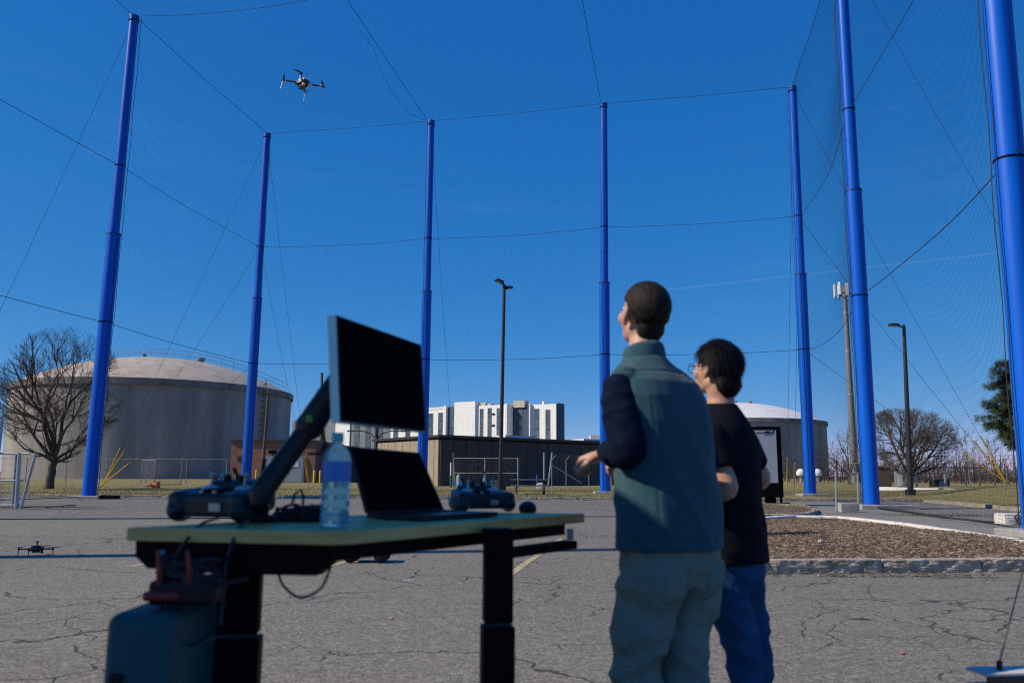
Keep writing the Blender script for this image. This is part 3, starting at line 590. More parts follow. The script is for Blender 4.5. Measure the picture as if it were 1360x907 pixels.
# nets: every strand is real, a wall each
M_net = pm('black_net_twine', (0.008, 0.009, 0.011), None, 30, 1.0, spec=0.0)
NET_R, NET_S = 0.0017, 0.085
def bay(a, b, bulge, sagd, nrm, ncol=None, zlo=0.08):
    (ab, at1), (bb_, bt1) = poles[a], poles[b]; L = (bb_-ab).length; nv = int(L/NET_S); nh = int((NET_H-zlo)/NET_S)
    def S(s, z):
        s, z = np.broadcast_arrays(np.asarray(s, float), np.asarray(z, float)); A0, A1, B0, B1 = (np.array(v) for v in (ab, at1, bb_, bt1)); tz = (z/NET_H)[..., None]
        p = (A0+(A1-A0)*tz)*(1-s[..., None]) + (B0+(B1-B0)*tz)*s[..., None]
        w = np.sin(np.pi*s); zz = np.where(z < LV_LOW, z/LV_LOW, np.where(z < LV_UP, (z-LV_LOW)/(LV_UP-LV_LOW), (z-LV_UP)/(NET_H-LV_UP)))
        out = bulge*w*(0.35+0.65*np.sin(np.pi*zz))*np.clip((NET_H-z)/4.0, 0, 1) + 0.03*np.sin(9*s+z); p = p + np.array(nrm)*out[..., None]
        sg = sagd*4*s*(1-s)*np.interp(z, [0, LV_LOW, LV_UP, NET_H], [0.0, 1, 1, .22]); p[..., 2] = p[..., 2]-sg; return p
    n_ = 22 if bulge > .1 else 10; ss = (np.arange(nv)+.5)/nv; zs = zlo + (NET_H-zlo)*(np.arange(nh)+.5)/nh
    parts = [strands(S(ss[:, None], np.linspace(zlo, NET_H, n_+2)[None, :]), NET_R), strands(S(np.linspace(0, 1, n_)[None, :], zs[:, None]), NET_R)]
    return merge(parts), S
def netwall(label, bays, ropes=(0.08, LV_LOW, LV_UP, NET_H)):
    a0 = poles[bays[0][0]][0]; t = thing('safety_net', label, 'net', (a0.x, a0.y, 0), 'net panels of the flight cage')
    for (a, b, bulge, sg, nrm) in bays:
        (V, Fq), S = bay(a, b, bulge, sg, nrm); m = np_mesh('netting', V, Fq, M_net, t); m['kind'] = 'stuff'
        for z in ropes:
            pts_ = [Vector(q) for q in S(np.linspace(0, 1, 25), np.full(25, z))]; MB().tube(pts_, 0.0125 if z > 1 else 0.016, 5).build('edge_rope' if z in (ropes[0], ropes[-1]) else 'support_rope', M_rope, t)
        for k_ in (a, b):
            q, w = poles[k_]; off = Vector(nrm)*-.31 + (poles[b][0]-poles[a][0]).normalized()*(.12 if k_ == a else -.12)
            MB().tube([at_h(q, w, z)+off+Vector((.02*math.sin(z*1.7), 0, 0)) for z in np.linspace(.1, NET_H-.1, 30)], .012, 4).build('lacing_rope', M_rope, t)
bn = (poles['p5'][0]-poles['p2'][0]).normalized(); bn = (-bn.y, bn.x, 0.0); rn = ((poles['p5'][0]-poles['p7'][0]).normalized()); rn = (rn.y, -rn.x, 0.0); ln = (-rn[0], -rn[1], 0)
netwall('far wall of fine black netting between the four slim blue poles', [('p2', 'p3', .06, .13, bn), ('p3', 'p4', .06, .13, bn), ('p4', 'p5', .06, .12, bn)])
netwall('side wall of black netting sweeping from the far corner to the thickest blue pole', [('p5', 'p6', .45, .5, rn), ('p6', 'p7', .35, .12, rn), ('p7', 'p8', .2, .1, rn)])
netwall('side wall of fine black netting on the tree side of the cage', [('p2', 'p1', .06, .1, ln), ('p1', 'p0', .06, .1, ln)])
# roof net
T = {k: v[1] for k, v in poles.items()}; sdir = (T['p1']-T['p2'])
rt = thing('safety_net', 'overhead roof net of fine black mesh strung between the pole tops', 'net', (0, 40, NET_H), 'net panels of the flight cage')
r3, r4 = T['p3']+sdir, T['p4']+sdir*1.02
def RS(s, v):
    s, v = np.broadcast_arrays(np.asarray(s, float), np.asarray(v, float)); A, B, A2, B2 = (np.array(k) for k in (T['p2'], T['p5'], T['p2']+sdir*1.55, T['p5']+(T['p6']-T['p5'])*1.55))
    p = (A*(1-s[..., None])+B*s[..., None])*(1-v[..., None]) + (A2*(1-s[..., None])+B2*s[..., None])*v[..., None]
    p[..., 2] -= 0.28*np.abs(np.sin(3*np.pi*s))*np.clip(v*1.6, 0, 1)**.8 + .08*np.clip(np.sin(np.pi*s), 0, 1)*np.clip(v*1.5, 0, 1); return p
ns_, nv_ = int(31.5/NET_S), int(20/NET_S)
V, Fq = merge([strands(RS(((np.arange(ns_)+.5)/ns_)[:, None], np.linspace(0, 1, 14)[None, :]), NET_R), strands(RS(np.linspace(0, 1, 30)[None, :], ((np.arange(nv_)+.5)/nv_)[:, None]), NET_R)])
m = np_mesh('netting', V, Fq, M_net, rt); m['kind'] = 'stuff'
v6 = 1/1.55
for nm, pp in (('support_rope', [Vector(q) for q in RS(np.linspace(0, 1, 40), np.full(40, v6))]), ('support_rope', [Vector(q) for q in RS(np.full(20, 1/3), np.linspace(0, 1, 20))]), ('support_rope', [Vector(q) for q in RS(np.full(20, 2/3), np.linspace(0, 1, 20))])):
    MB().tube(pp, .013, 5).build(nm, M_rope, rt)
MB().tube([P(478, 40, 38.2), P(497, 66, 39.3), P(506, 95, 40.8), P(522, 125, 42.5), P(545, 152, 45.0), P(566, 160, T['p3'].y)], .009, 4).build('slack_rope', M_rope, rt)

# guy wires with yellow guards
def guy(key, z, anchor, label, guard=True, glen=(0.02, 0.12)):
    b, t_ = poles[key]; a = at_h(b, t_, z); q = Vector(anchor); g_ = thing('guy_wire', label, 'guy wire', q, 'guy wires of the net poles')
    MB().tube(sag(q, a, .25, 10), .009, 4).build('wire', M_rope, g_)
    if guard:
        L = (a-q).length; MB().tube([q.lerp(a, .15/L), q.lerp(a, 2.6/L)], .035, 7).build('guard', M_yellow, g_)
A2 = G(129, 651, .15); A2 = P(129, 652, 50.5); A2.z = lz(50.5)
for z, l_ in ((NET_H-.2, 'longest guy wire running from the corner pole top down beside the tree pole'), (LV_UP, 'guy wire from the corner pole middle band down towards the tree pole'), (LV_LOW, 'lowest guy wire from the corner pole, crossing the tank wall with yellow guard')): guy('p2', z, A2 + Vector((z*.012, 0, 0)), l_)
A2b = P(410, 642, 64); A2b.z = lz(64)
for z, l_ in ((NET_H-.2, 'guy wire from the slim corner pole top to the brick doors'), (LV_UP, 'guy wire from the slim corner pole middle to the brick doors')): guy('p2', z, A2b, l_)
A3 = P(605, 643, 58); A3.z = lz(58); guy('p3', NET_H-.2, A3, 'guy wire from the pole behind the monitor to the brown hall')
A4 = P(812, 643, 58); A4.z = lz(58); guy('p4', NET_H-.2, A4, 'guy wire from the pole top behind the vested person')
A5 = P(1045, 648, 57); A5.z = lz(57)
guy('p5', NET_H-.2, A5, 'steep guy wire from the far corner pole top beside the screen trailer'); guy('p5', LV_UP, A5+Vector((.5, 0, 0)), 'steep guy wire from the far corner pole middle beside the screen trailer')
A5r = P(1343, 640, 41); A5r.z = .75
for z, l_ in ((NET_H-.2, 'long guy wire from the far corner pole top slanting to yellow guard near the pine'), (LV_UP, 'guy wire from the far corner pole middle slanting to the mound'), (LV_LOW, 'lowest guy wire from the far corner pole, passing the bare tree')): guy('p5', z, A5r + Vector((-z*.01, 0, 0)), l_)
guy('p6', NET_H-.2, (21.2, 27.5, .6), 'guy wire high from the thick blue pole slanting past the nearest pole'); guy('p1', NET_H-.2, (-26.8, 37.4, .15), 'guy wire from the tree pole top slanting out past the picture edge')

M_galvd = pm('weathered_steel', (0.24, 0.25, 0.26), (0.16, 0.17, 0.18), 8, 0.6, metal=0.2)
# ================================================================== street lamps, tower, utility poles
def cyl(c, r, h, n=12, taper=1.0): c = Vector(c); return MB().tube([c, c+Vector((0, 0, h))], [r, r*taper], n)
b = P(664.5, 645, 49.0); bz_ = lz(49); top = P(669.8, 378, 49.0)
L1 = thing('street_lamp', 'dark twin headed lamp post on a round concrete base beyond the lot', 'street lamp', (b.x, 49, bz_))
cyl((b.x, 49, bz_-.1), .34, .72, 20).build('base', M_dark, L1, smooth=True); MB().tube([(b.x, 49, bz_+.5), (top.x, 49, top.z)], [.125, .095], 14).build('pole', M_dark, L1, smooth=True)
M_lens = pm('lamp_lens', (.45, .42, .36), None, 9, .3)
def lamphead(root, c, dirv, L=.62, w=.34, name='lamp_head'):
    c = Vector(c); dirv = Vector(dirv).normalized(); sidev = Vector((-dirv.y, dirv.x, 0)).normalized(); up = dirv.cross(sidev); Mx = Matrix((dirv, sidev, up)).transposed()
    poly = [(0, -.05, 0), (.06, -w/2, 0), (L*.85, -w/2, 0), (L, -w*.3, 0), (L, w*.3, 0), (L*.85, w/2, 0), (.06, w/2, 0), (0, .05, 0)]
    m = MB(); n_ = len(poly); lo = [Mx @ Vector(q) + c for q in poly]; hi = [Mx @ (Vector((q[0]*.92+.02, q[1]*.75, .13))) + c for q in poly]
    m.add(lo+hi, [tuple(range(n_-1, -1, -1)), tuple(range(n_, 2*n_))] + [(i, (i+1) % n_, n_+(i+1) % n_, n_+i) for i in range(n_)]); h_ = m.build(name, M_dark, root)
    MB().box(Mx @ Vector((L*.52, 0, -.012)) + c, (L*.6, w*.66, .02), M=Mx).build('lens', M_lens, h_)
tp = Vector((top.x, 49, top.z))
for dv, z in (((-.8, -.55, .22), .02), ((.85, .35, .02), -.22)):
    d_ = Vector(dv).normalized(); MB().tube([tp+Vector((0, 0, z-.08)), tp+d_*.25+Vector((0, 0, z))], .05, 8).build('bracket', M_dark, L1); lamphead(L1, tp+d_*.08+Vector((0, 0, z)), dv, .60 if z > 0 else .46, .40)
b = P(1209.5, 658, 44.0); top = P(1200.5, 433, 44.0)
L2 = thing('street_lamp', 'dark single headed lamp post beside the bare tree near the mound', 'street lamp', (b.x, 44, 0.1))
MB().tube([(b.x, 44, 0.0), (b.x+(top.x-b.x), 44, top.z)], [.16, .085], 14).build('pole', M_dark, L2, smooth=True); MB().bevbox((b.x, 44, .2), (.42, .42, .5), .03).build('base', M_dark, L2)
tp = Vector((top.x, 44, top.z)); MB().tube([tp-Vector((0, 0, .2)), tp+Vector((-.1, 0, -.03)), tp+Vector((-.35, 0, .0))], [.06, .05, .05], 8).build('bracket', M_dark, L2); lamphead(L2, tp+Vector((-.25, 0, -.02)), (-1, -.15, .03), .62, .34)
MB().tube([tp+Vector((0, 0, -.05)), tp+Vector((0, 0, .1))], .05, 8).build('photocell', M_dark, L2)
# far lamp with two curved arms and the wooden poles
b = P(498, 640, 88); z_ = lz(88); L3 = thing('street_lamp', 'brown lamp post with two curved arms seen under the monitor', 'street lamp', (b.x, 88, z_)); zt = P(498, 560, 88).z
M_rust = pm('brown_pole', (.07, .05, .04), (.05, .035, .03), 4, .7)
MB().tube([(b.x, 88, z_), (b.x, 88, zt)], [.26, .2], 12).build('pole', M_rust, L3)
for s_ in (-1, 1): MB().tube([(b.x, 88, zt-1.9), (b.x+s_*.6, 88, zt-1.25), (b.x+s_*1.5, 88, zt-.98), (b.x+s_*2.6, 88, zt-1.0)], .06, 8).build('arm', M_rust, L3); lamphead(L3, (b.x+s_*2.5, 88, zt-1.05), (s_, 0, 0), .7, .34)
b = P(347.5, 640, 71); tp = P(357, 517, 71); u = thing('utility_pole', 'thin wooden utility pole in front of the tank and brick building', 'utility pole', (b.x, 71, lz(71)))
M_wood = pm('pole_wood', (.11, .085, .065), (.07, .055, .042), 5, .9, stretch=(1, 1, .1)); MB().tube([(b.x, 71, lz(71)-.2), (tp.x, 71, tp.z)], [.15, .11], 10).build('pole', M_wood, u); MB().box((tp.x, 70.9, tp.z-.3), (.5, .1, .1)).build('bracket', M_wood, u)
b = P(427, 640, 130); tp = P(427.5, 495, 130); u = thing('utility_pole', 'grey wooden utility pole with side insulators behind the monitor arm', 'utility pole', (b.x, 130, .5))
MB().tube([(b.x, 130, .3), (tp.x, 130, tp.z)], [.3, .2], 10).build('pole', M_wood, u)
for s_ in (-1, 1): MB().tube([(tp.x, 130, tp.z-2.6), (tp.x+s_*.75, 130, tp.z-2.9), (tp.x+s_*.45, 130, tp.z-3.2)], .06, 6).build('insulator_arm', M_wood, u)
# cell tower
b = P(1136, 645, 100); tp = P(1121.5, 381, 100); ct = thing('cell_tower', 'tall grey monopole cell tower with white panel antennas on top', 'tower', (b.x, 100, lz(100)))
MB().tube([(b.x, 100, .2), (tp.x, 100, tp.z)], [.48, .25], 18).build('mast', M_galvd, ct, smooth=True)
for zf in (.22, .44, .66, .86): q = Vector((b.x, 100, .2)).lerp(Vector((tp.x, 100, tp.z)), zf); MB().tube([q, q+Vector((0, 0, .25))], .52-.26*zf, 18).build('joint_ring', M_galv, ct)
pl = Vector((tp.x, 100, tp.z-.9)); m = MB()
for k_ in range(3):
    a0, a1 = rad(90+120*k_), rad(210+120*k_); m.tube([pl+Vector((1.1*math.cos(a0), 1.1*math.sin(a0), 0)), pl+Vector((1.1*math.cos(a1), 1.1*math.sin(a1), 0))], .07, 6)
m.build('platform_frame', M_dark, ct)
for k_ in range(9):
    a_k = rad(20+40*k_); c_ = pl + Vector((1.25*math.cos(a_k), 1.25*math.sin(a_k), .35+.1*(k_ % 3))); MB().box(c_, (.16, .32, 1.55), a_k).build('antenna', M_white, ct); MB().tube([c_-Vector((0, 0, 1.0)), c_+Vector((0, 0, .8))], .05, 5).build('antenna_mount', M_dark, ct)

# ================================================================== fences
def chain(mb_list, p, q, z0, h, sp=.14, r=.0035):
    p, q = Vector(p), Vector(q); L = (q-p).length; d = (q-p)/L; n_ = int((L+h)/sp); A = []
    for s_ in (1, -1):
        for i in range(n_):
            u0 = i*sp - (h if s_ == 1 else 0); a0, a1 = (u0, u0+h) if s_ == 1 else (u0+0, u0-h); t0, t1 = 0.0, 1.0
            if a0 < 0: t0 = (0-a0)/(a1-a0); 
            if a1 > L: t1 = (L-a0)/(a1-a0)
            if a0 > L: t0 = (L-a0)/(a1-a0)
            if a1 < 0: t1 = (0-a0)/(a1-a0)
            if t1 <= t0: continue
            z_a = z0
            A.append([(p+d*(a0+(a1-a0)*t0)) + Vector((0, 0, z0+h*t0)), (p+d*(a0+(a1-a0)*t1)) + Vector((0, 0, z0+h*t1))])
    return strands(np.array([[tuple(v) for v in k] for k in A]), r)
def fence(name, label, pts, h, post_r=.035, gap=3.0, rails=(1.0,), sp=.2, barb=False, r=.0016, mat=None):
    t = thing(name, label, 'fence', pts[0]); mat = mat or M_galvd; parts = []
    for i in range(len(pts)-1):
        p, q = Vector(pts[i]), Vector(pts[i+1]); L = (q-p).length; n_ = max(1, round(L/gap))
        for k_ in range(n_+(1 if i == len(pts)-2 else 0)):
            c_ = p.lerp(q, k_/n_); MB().tube([c_-Vector((0, 0, .15)), c_+Vector((0, 0, h+.06))], post_r, 7).build('post', mat, t)
            if barb: MB().tube([c_+Vector((0, 0, h)), c_+Vector((.25, -.15, h+.35))], post_r*.8, 6).build('barb_arm', mat, t)
        for z in rails: MB().tube([p+Vector((0, 0, h*z)), q+Vector((0, 0, h*z))], post_r*.7, 6).build('rail', mat, t)
        if barb:
            for k_ in (.35, .7, 1.0): MB().tube([p+Vector((.25*k_, -.15*k_, h+.35*k_)), q+Vector((.25*k_, -.15*k_, h+.35*k_))], .006, 4).build('barbed_wire', mat, t)
        parts.append(chain(None, p, q, 0.03 + 0.0, h-.03, sp, r))
    base = Vector(pts[0]).z; V, Fq = merge(parts); 
    zadj = np.array([0, 0, 0.0]); m = np_mesh('chain_link', V+zadj, Fq, mat, t); m['kind'] = 'stuff'; return t
def LP(px, Y): q = P(px, 640, Y); return Vector((q.x, Y, lz(Y)))
fence('chain_link_fence', 'long chain link fence along the foot of the grey tank', [LP(-20, 66), LP(300, 66)], 1.9, gap=3.4)
fence('chain_link_gate', 'small chain link panel standing open on the lawn before the tank', [LP(187, 60), LP(205, 58), LP(240, 60)], 1.75, gap=2.2, rails=(.03, 1.0), sp=.08)
fence('chain_link_fence', 'chain link fence with angled barb posts before the brown hall', [LP(733, 56), LP(752, 57), LP(840, 60)], 1.85, gap=1.9, rails=(), barb=True)
fence('chain_link_gate', 'double chain link gate before the brown hall, behind the twin lamp post', [LP(602, 56), LP(644, 55.4), LP(688, 55)], 1.95, gap=4, rails=(.03, .5, 1.0), post_r=.05, sp=.2)
fence('chain_link_fence', 'barbed chain link fence beyond the mound and bare trees', [P(1130, 640, 68).xy.to_3d()+Vector((0, 0, .25)), P(1240, 640, 64).xy.to_3d()+Vector((0, 0, .35)), P(1390, 640, 60).xy.to_3d()+Vector((0, 0, .55))], 1.9, gap=2.6, rails=(1.0,), barb=True)
# brace of the slanted gate post
q = LP(725, 55); t = thing('fence_post', 'pale leaning gate post pair with slanted brace before the brown hall', 'post', q)
for dx, le in ((-.12, 0), (.12, .3)): MB().tube([q+Vector((dx, 0, -.1)), q+Vector((dx+le, 0, 2.35))], .06, 8).build('post', M_galv, t)
MB().tube([q+Vector((.3, 0, 1.6)), q+Vector((2.4, .2, .35))], .03, 6).build('brace', M_galv, t)
q = P(1257, 655, 56); t = thing('pipe_rack', 'galvanised pipe frame on posts behind the mound', 'frame', (q.x, 56, .4))
zt = P(1257, 616, 56).z
MB().tube([(q.x, 56, .2), (q.x, 56, zt)], .1, 8).build('post', M_galv, t); MB().tube([(P(1216, 620, 56).x, 56, P(1216, 621, 56).z), (P(1306, 620, 56).x, 56, P(1306, 621, 56).z)], .05, 6).build('rail', M_galv, t); MB().tube([(P(1216, 622, 56).x, 56, .2), (P(1216, 622, 56).x, 56, zt-.2)], .06, 6).build('post', M_galv, t)
# galvanised gate at the left edge
q1_, q2_ = G(21.5, 676), G(42, 675); Yg = q1_.y; t = thing('gate_frame', 'galvanised steel gate frame standing on the lot at the left edge', 'gate', (q1_.x, Yg, 0)); tpz = P(30, 601.5, Yg).z; md = P(30, 638, Yg).z
x0g = P(-30, 640, Yg).x; tall = P(1, 640, Yg)
MB().tube([(q1_.x, Yg, 0), (P(26, 600, Yg).x, Yg, tpz)], .058, 10).build('post', M_galv, t); MB().tube([(q1_.x-.12, Yg, 0), (P(26, 600, Yg).x-.1, Yg, tpz)], .03, 8).build('post', M_galv, t); MB().tube([(q2_.x, Yg, 0), (P(47.5, 600, Yg).x, Yg, tpz)], .045, 10).build('post', M_galv, t)
MB().tube([(P(-3, 600, Yg).x, Yg, 0), (P(2, 560, Yg).x, Yg, P(2, 556, Yg).z)], .06, 10).build('post', M_galv, t)
for z in (tpz-.02, md, .12): MB().tube([(x0g, Yg, z), (q2_.x+(.1 if z > 1 else 0), Yg, z)], .03, 8).build('rail', M_galv, t)
m = np_mesh('chain_link', *chain(None, Vector((x0g, Yg, 0)), Vector((q2_.x, Yg, 0)), .1, tpz-.12, .075, .0018), M_galv, t); m['kind'] = 'stuff'
# low white barrier, boxes and posts on the right
q = P(1166, 655, 53); q2 = P(1276, 655, 46.5); o = rough_block(Vector((q.x, 53, 0)), Vector((q2.x, 46.5, 0)), .3, .40, .06, .004, None, 8)
tag(o.build('concrete_barrier', M_white, origin=(q.x, 53, 0)), 'low white concrete barrier behind the lamp post and the mound', 'barrier')
q = P(1194, 645, 60); t = thing('electrical_cabinet', 'pale utility cabinet beside the bare tree trunk', 'cabinet', (q.x, 60, .2)); MB().bevbox((q.x, 60, .85), (.42*1.0, .5, 1.3), .03).build('body', M_galv, t); MB().box((q.x, 59.73, .9), (.3, .03, .9)).build('door', M_white, t)
q = P(1170, 640, 66); t = thing('brick_pier', 'short brown brick pier behind the thick blue pole', 'pier', (q.x, 66, .2)); MB().box((q.x, 66, 1.0), (1.1, 1.1, 1.7)).build('wall', pm('brown_block', (.17, .12, .08), (.12, .085, .06), 3, .9), t); MB().box((q.x, 66, 1.92), (1.25, 1.25, .12)).build('cap', M_conc, t)
q = P(1248, 649, 57); t = thing('ac_unit', 'small dark condenser unit in front of the far fence', 'condenser', (q.x, 57, .35)); MB().bevbox((q.x, 57, .62), (1.1, .7, .6), .05).build('body', M_dark, t); MB().lathe((q.x, 56.64, .62), [(.2, 0), (.22, .02), (.05, .03)], 16, Matrix.Rotation(rad(90), 3, 'X')).build('fan_guard', M_galv, t)
for i, (px0, pt, pb, Y) in enumerate(((1111, 625, 681, 25.5), (1140, 628, 672, 28))):
    bq = P(px0, pb, Y); tq = P(px0-1, pt, Y); t = thing('net_anchor_post', ('thin galvanised post standing between two blue poles beside a concrete block', 'short galvanised post touching the thick blue pole')[i], 'post', (bq.x, Y, 0)); MB().tube([(bq.x, Y, 0), (tq.x, Y, tq.z)], .035, 8).build('post', M_galv, t); MB().tube([(tq.x, Y, tq.z), (tq.x-.12, Y, tq.z+.02)], .03, 6).build('cap', M_galv, t)
q = G(1126, 680); tag(MB().bevbox((q.x, q.y, .14), (.55, .4, .28), .02).build('concrete_block', M_conc, origin=(q.x, q.y, 0)), 'small grey concrete block beside the thin post near the thick pole', 'block')
q = G(1353, 697); t = thing('concrete_block', 'pale weathered concrete block with black rope under the nearest pole', 'block', (q.x, q.y, 0)); rough_block(q+Vector((-.35, -.1, 0)), q+Vector((.75, -.1, 0)), .5, .26, 0, .02, None, 8).build('body', M_ckerb, t)
MB().tube([q+Vector((-.1, -.14, .05)), q+Vector((-.15, -.13, .2)), q+Vector((0, -.1, .3)), q+Vector((.1, -.05, .5)), q+Vector((.15, .1, .9))], .014, 6).build('rope_loop', M_rope, t); MB().tube([q+Vector((.1, -.14, .03)), q+Vector((.0, -.2, .12)), q+Vector((-.12, -.16, .16)), q+Vector((-.1, -.16, .05)), q+Vector((.06, -.2, .02))], .012, 6).build('rope_loop', M_rope, t)
cb = [G(1168, 676.5), G(1205, 681), G(1250, 688), G(1300, 693), G(1342, 697)]; tag(MB().tube([c_+Vector((0, 0, .03)) for c_ in cb], .022, 6).build('ground_cable', M_rope, origin=cb[0]), 'black cable lying on the road from the thick pole to the pale block', 'cable')
cb = [G(1196, 676.5), G(1260, 676), G(1340, 675), G(1420, 674)]; tag(MB().tube([c_+Vector((0, 0, .016)) for c_ in cb], .011, 6).build('ground_cable', M_rope, origin=cb[0]), 'black cable lying straight across the road towards the mound kerb', 'cable')
cb = [G(-20, 675.3), G(30, 675), G(48, 673.5), G(60, 674.6), G(100, 671.5)]; tag(MB().tube([c_+Vector((0, 0, .03)) for c_ in cb], .018, 6).build('ground_cable', M_rope, origin=cb[0]), 'dark cable on the lot between gate frame and blue pole', 'cable')
# leaf litter and weeds in the road
M_leaf = pm('dead_leaf', (.13, .085, .045), (.07, .05, .03), 6, .9)
def litter(name, label, cpx, spread, n_, zc=.006):
    c_ = G(*cpx); V = []
    for _ in range(n_):
        p_ = c_ + Vector((random.gauss(0, spread[0]), random.gauss(0, spread[1]), zc+random.random()*.03)); a = random.random()*6.28; s_ = random.uniform(.02, .05); V += [p_+Vector((math.cos(a)*s_, math.sin(a)*s_, random.uniform(-.005, .02))), p_+Vector((math.cos(a+2.2)*s_*.6, math.sin(a+2.2)*s_*.6, .012)), p_+Vector((math.cos(a+4)*s_*.8, math.sin(a+4)*s_*.8, 0))]
    tag(np_mesh(name, np.array([tuple(v) for v in V]), np.arange(len(V)).reshape(-1, 3), M_leaf), label, 'leaves', kind='stuff')
litter('leaf_litter', 'dark leaf litter on the lot beside the tree pole', (75, 674), (.75, .12), 500); litter('leaf_litter', 'dry weeds lying in the road near the mound', (1245, 685), (1.0, .35), 700); litter('leaf_litter', 'scattered dry leaves along the granite kerb', (1180, 765.5), (.9, .04), 160)
# picnic table
q = P(704, 655, 41.5); z_ = lz(41.5)-.03; t = thing('picnic_table', 'grey picnic table on the grass beyond the lot', 'table', (q.x, 41.5, z_)); M_grey = pm('weathered_wood', (.20, .19, .18), (.13, .125, .12), 4, .9, stretch=(.2, 1, 1))
for i in range(4): MB().box((q.x, 41.5-.3+.2*i, z_+.74), (1.95, .17, .045)).build('plank', M_grey, t)
for s_ in (-1, 1): MB().box((q.x, 41.5+s_*.72, z_+.44), (1.95, .26, .045)).build('bench_seat', M_grey, t)
for s_ in (-1, 1):
    MB().box((q.x+s_*.68, 41.5, z_+.42), (.06, 1.6, .08)).build('cross_beam', M_dark, t)
    for k_ in (-1, 1): MB().tube([(q.x+s_*.68, 41.5+k_*.6, z_), (q.x+s_*.68, 41.5+k_*.2, z_+.72)], .05, 6).build('leg', M_dark, t)
MB().tube([(q.x-.55, 41.5, z_+.7), (q.x, 41.5, z_+.4), (q.x+.55, 41.5, z_+.7)], .03, 5).build('brace', M_dark, t)
# orange marker lying in the grass, green and white poles by the hall
q = P(201, 645, 50); t = thing('traffic_cone', 'orange cone lying on its side on the lawn before the tank', 'cone', (q.x, 50, lz(50))); M_or = pm('orange_plastic', (.8, .16, .02), (.65, .12, .02), 4, .6)
MB().lathe((q.x+.4, 50, lz(50)+.18), [(.19, 0), (.035, .75)], 16, Matrix.Rotation(rad(-92), 3, 'Y')).build('cone', M_or, t, smooth=True); MB().box((q.x+.42, 50, lz(50)+.18), (.05, .42, .42)).build('foot', M_or, t)
q = P(598.5, 640, 57); t = thing('marker_post', 'thin white and green marker post at the hall corner', 'post', (q.x, 57, lz(57))); zt = P(598, 614, 57).z; MB().tube([(q.x, 57, lz(57)), (q.x, 57, lz(57)+.8)], .06, 8).build('sleeve', pm('green_paint', (.03, .16, .06), None, 4, .6), t); MB().tube([(q.x, 57, lz(57)+.8), (q.x, 57, zt)], .05, 8).build('post', M_white, t)
for i, (px0, w_, h_) in enumerate(((609.5, .28, .75), (643.5, .26, .85))):
    q = P(px0, 640, 55.0); t = thing('gas_cylinder', ('pale blue gas cylinder standing by the gate, next to the marker post', 'pale blue gas cylinder standing at the middle gate post')[i], 'cylinder', (q.x, 54.6, lz(55))); MB().lathe((q.x, 54.6, lz(55)), [(w_/2, 0), (w_/2, h_), (w_*.35, h_+.1), (.03, h_+.12)], 14).build('body', pm('pale_blue', (.25, .42, .50), None, 4, .5), t, smooth=True); MB().tube([(q.x, 54.6, lz(55)+h_+.1), (q.x, 54.6, lz(55)+h_+.22)], .04, 8).build('valve', M_galv, t)
q = P(717, 645, 54); t = thing('meter_box', 'small white meter box on the grass with a blue post', 'box', (q.x, 54, lz(54))); MB().bevbox((q.x, 54, lz(54)+.2), (.42, .3, .4), .03).build('body', M_white, t); MB().tube([(q.x-.2, 54, lz(54)), (q.x-.2, 54, lz(54)+.9)], .04, 8).build('post', pm('blue_marker', (.03, .12, .5), None, 4, .5), t)

# ================================================================== screen trailer
YS = 31.0; xl, xr = P(965, 620, YS).x, P(1039.5, 620, YS).x; zt = P(1010, 566, YS).z
t = thing('screen_trailer', 'black framed trailer with a grey display panel behind the dark haired person', 'trailer', ((xl+xr)/2, YS, 0)); M_scr = pm('grey_screen', (.42, .45, .47), (.38, .41, .43), 1, .4); M_mark = pm('screen_print', (.02, .025, .04), None, 4, .5)
z1 = P(1010, 645, YS).z
MB().bevbox(((xl+xr)/2, YS+.5, zt/2+.16), (xr-xl, 1.0, zt-.32), .03).build('body', M_black, t); MB().box(((xl+xr)/2, YS-.012, (zt+z1)/2-.02), (xr-xl-.4, .03, zt-z1-.26)).build('screen', M_scr, t)
c_ = P(1016, 574.5, YS); m = MB(); m.box((c_.x, YS-.032, c_.z), (.62, .008, .035)); m.box((c_.x+.08, YS-.032, c_.z+.02), (.2, .008, .09)); m.box((c_.x+.3, YS-.032, c_.z+.05), (.05, .008, .14)); m.box((c_.x-.3, YS-.032, c_.z-.01), (.12, .008, .016)); m.box((c_.x+.12, YS-.032, c_.z-.075), (.34, .008, .02)); m.build('logo', M_mark, t)
for xx in (xl+.4, xr-.45): MB().lathe((xx, YS+.1, .2), [(.2, 0), (.2, .18), (.1, .19)], 18, Matrix.Rotation(rad(-90), 3, 'X')).build('wheel', M_black, t); 
MB().box((xr-.05, YS+.2, .1), (.5, .5, .06)).build('jack_foot', M_black, t); MB().tube([(xr-.05, YS+.2, .1), (xr-.05, YS+.2, .4)], .05, 8).build('jack', M_black, t)

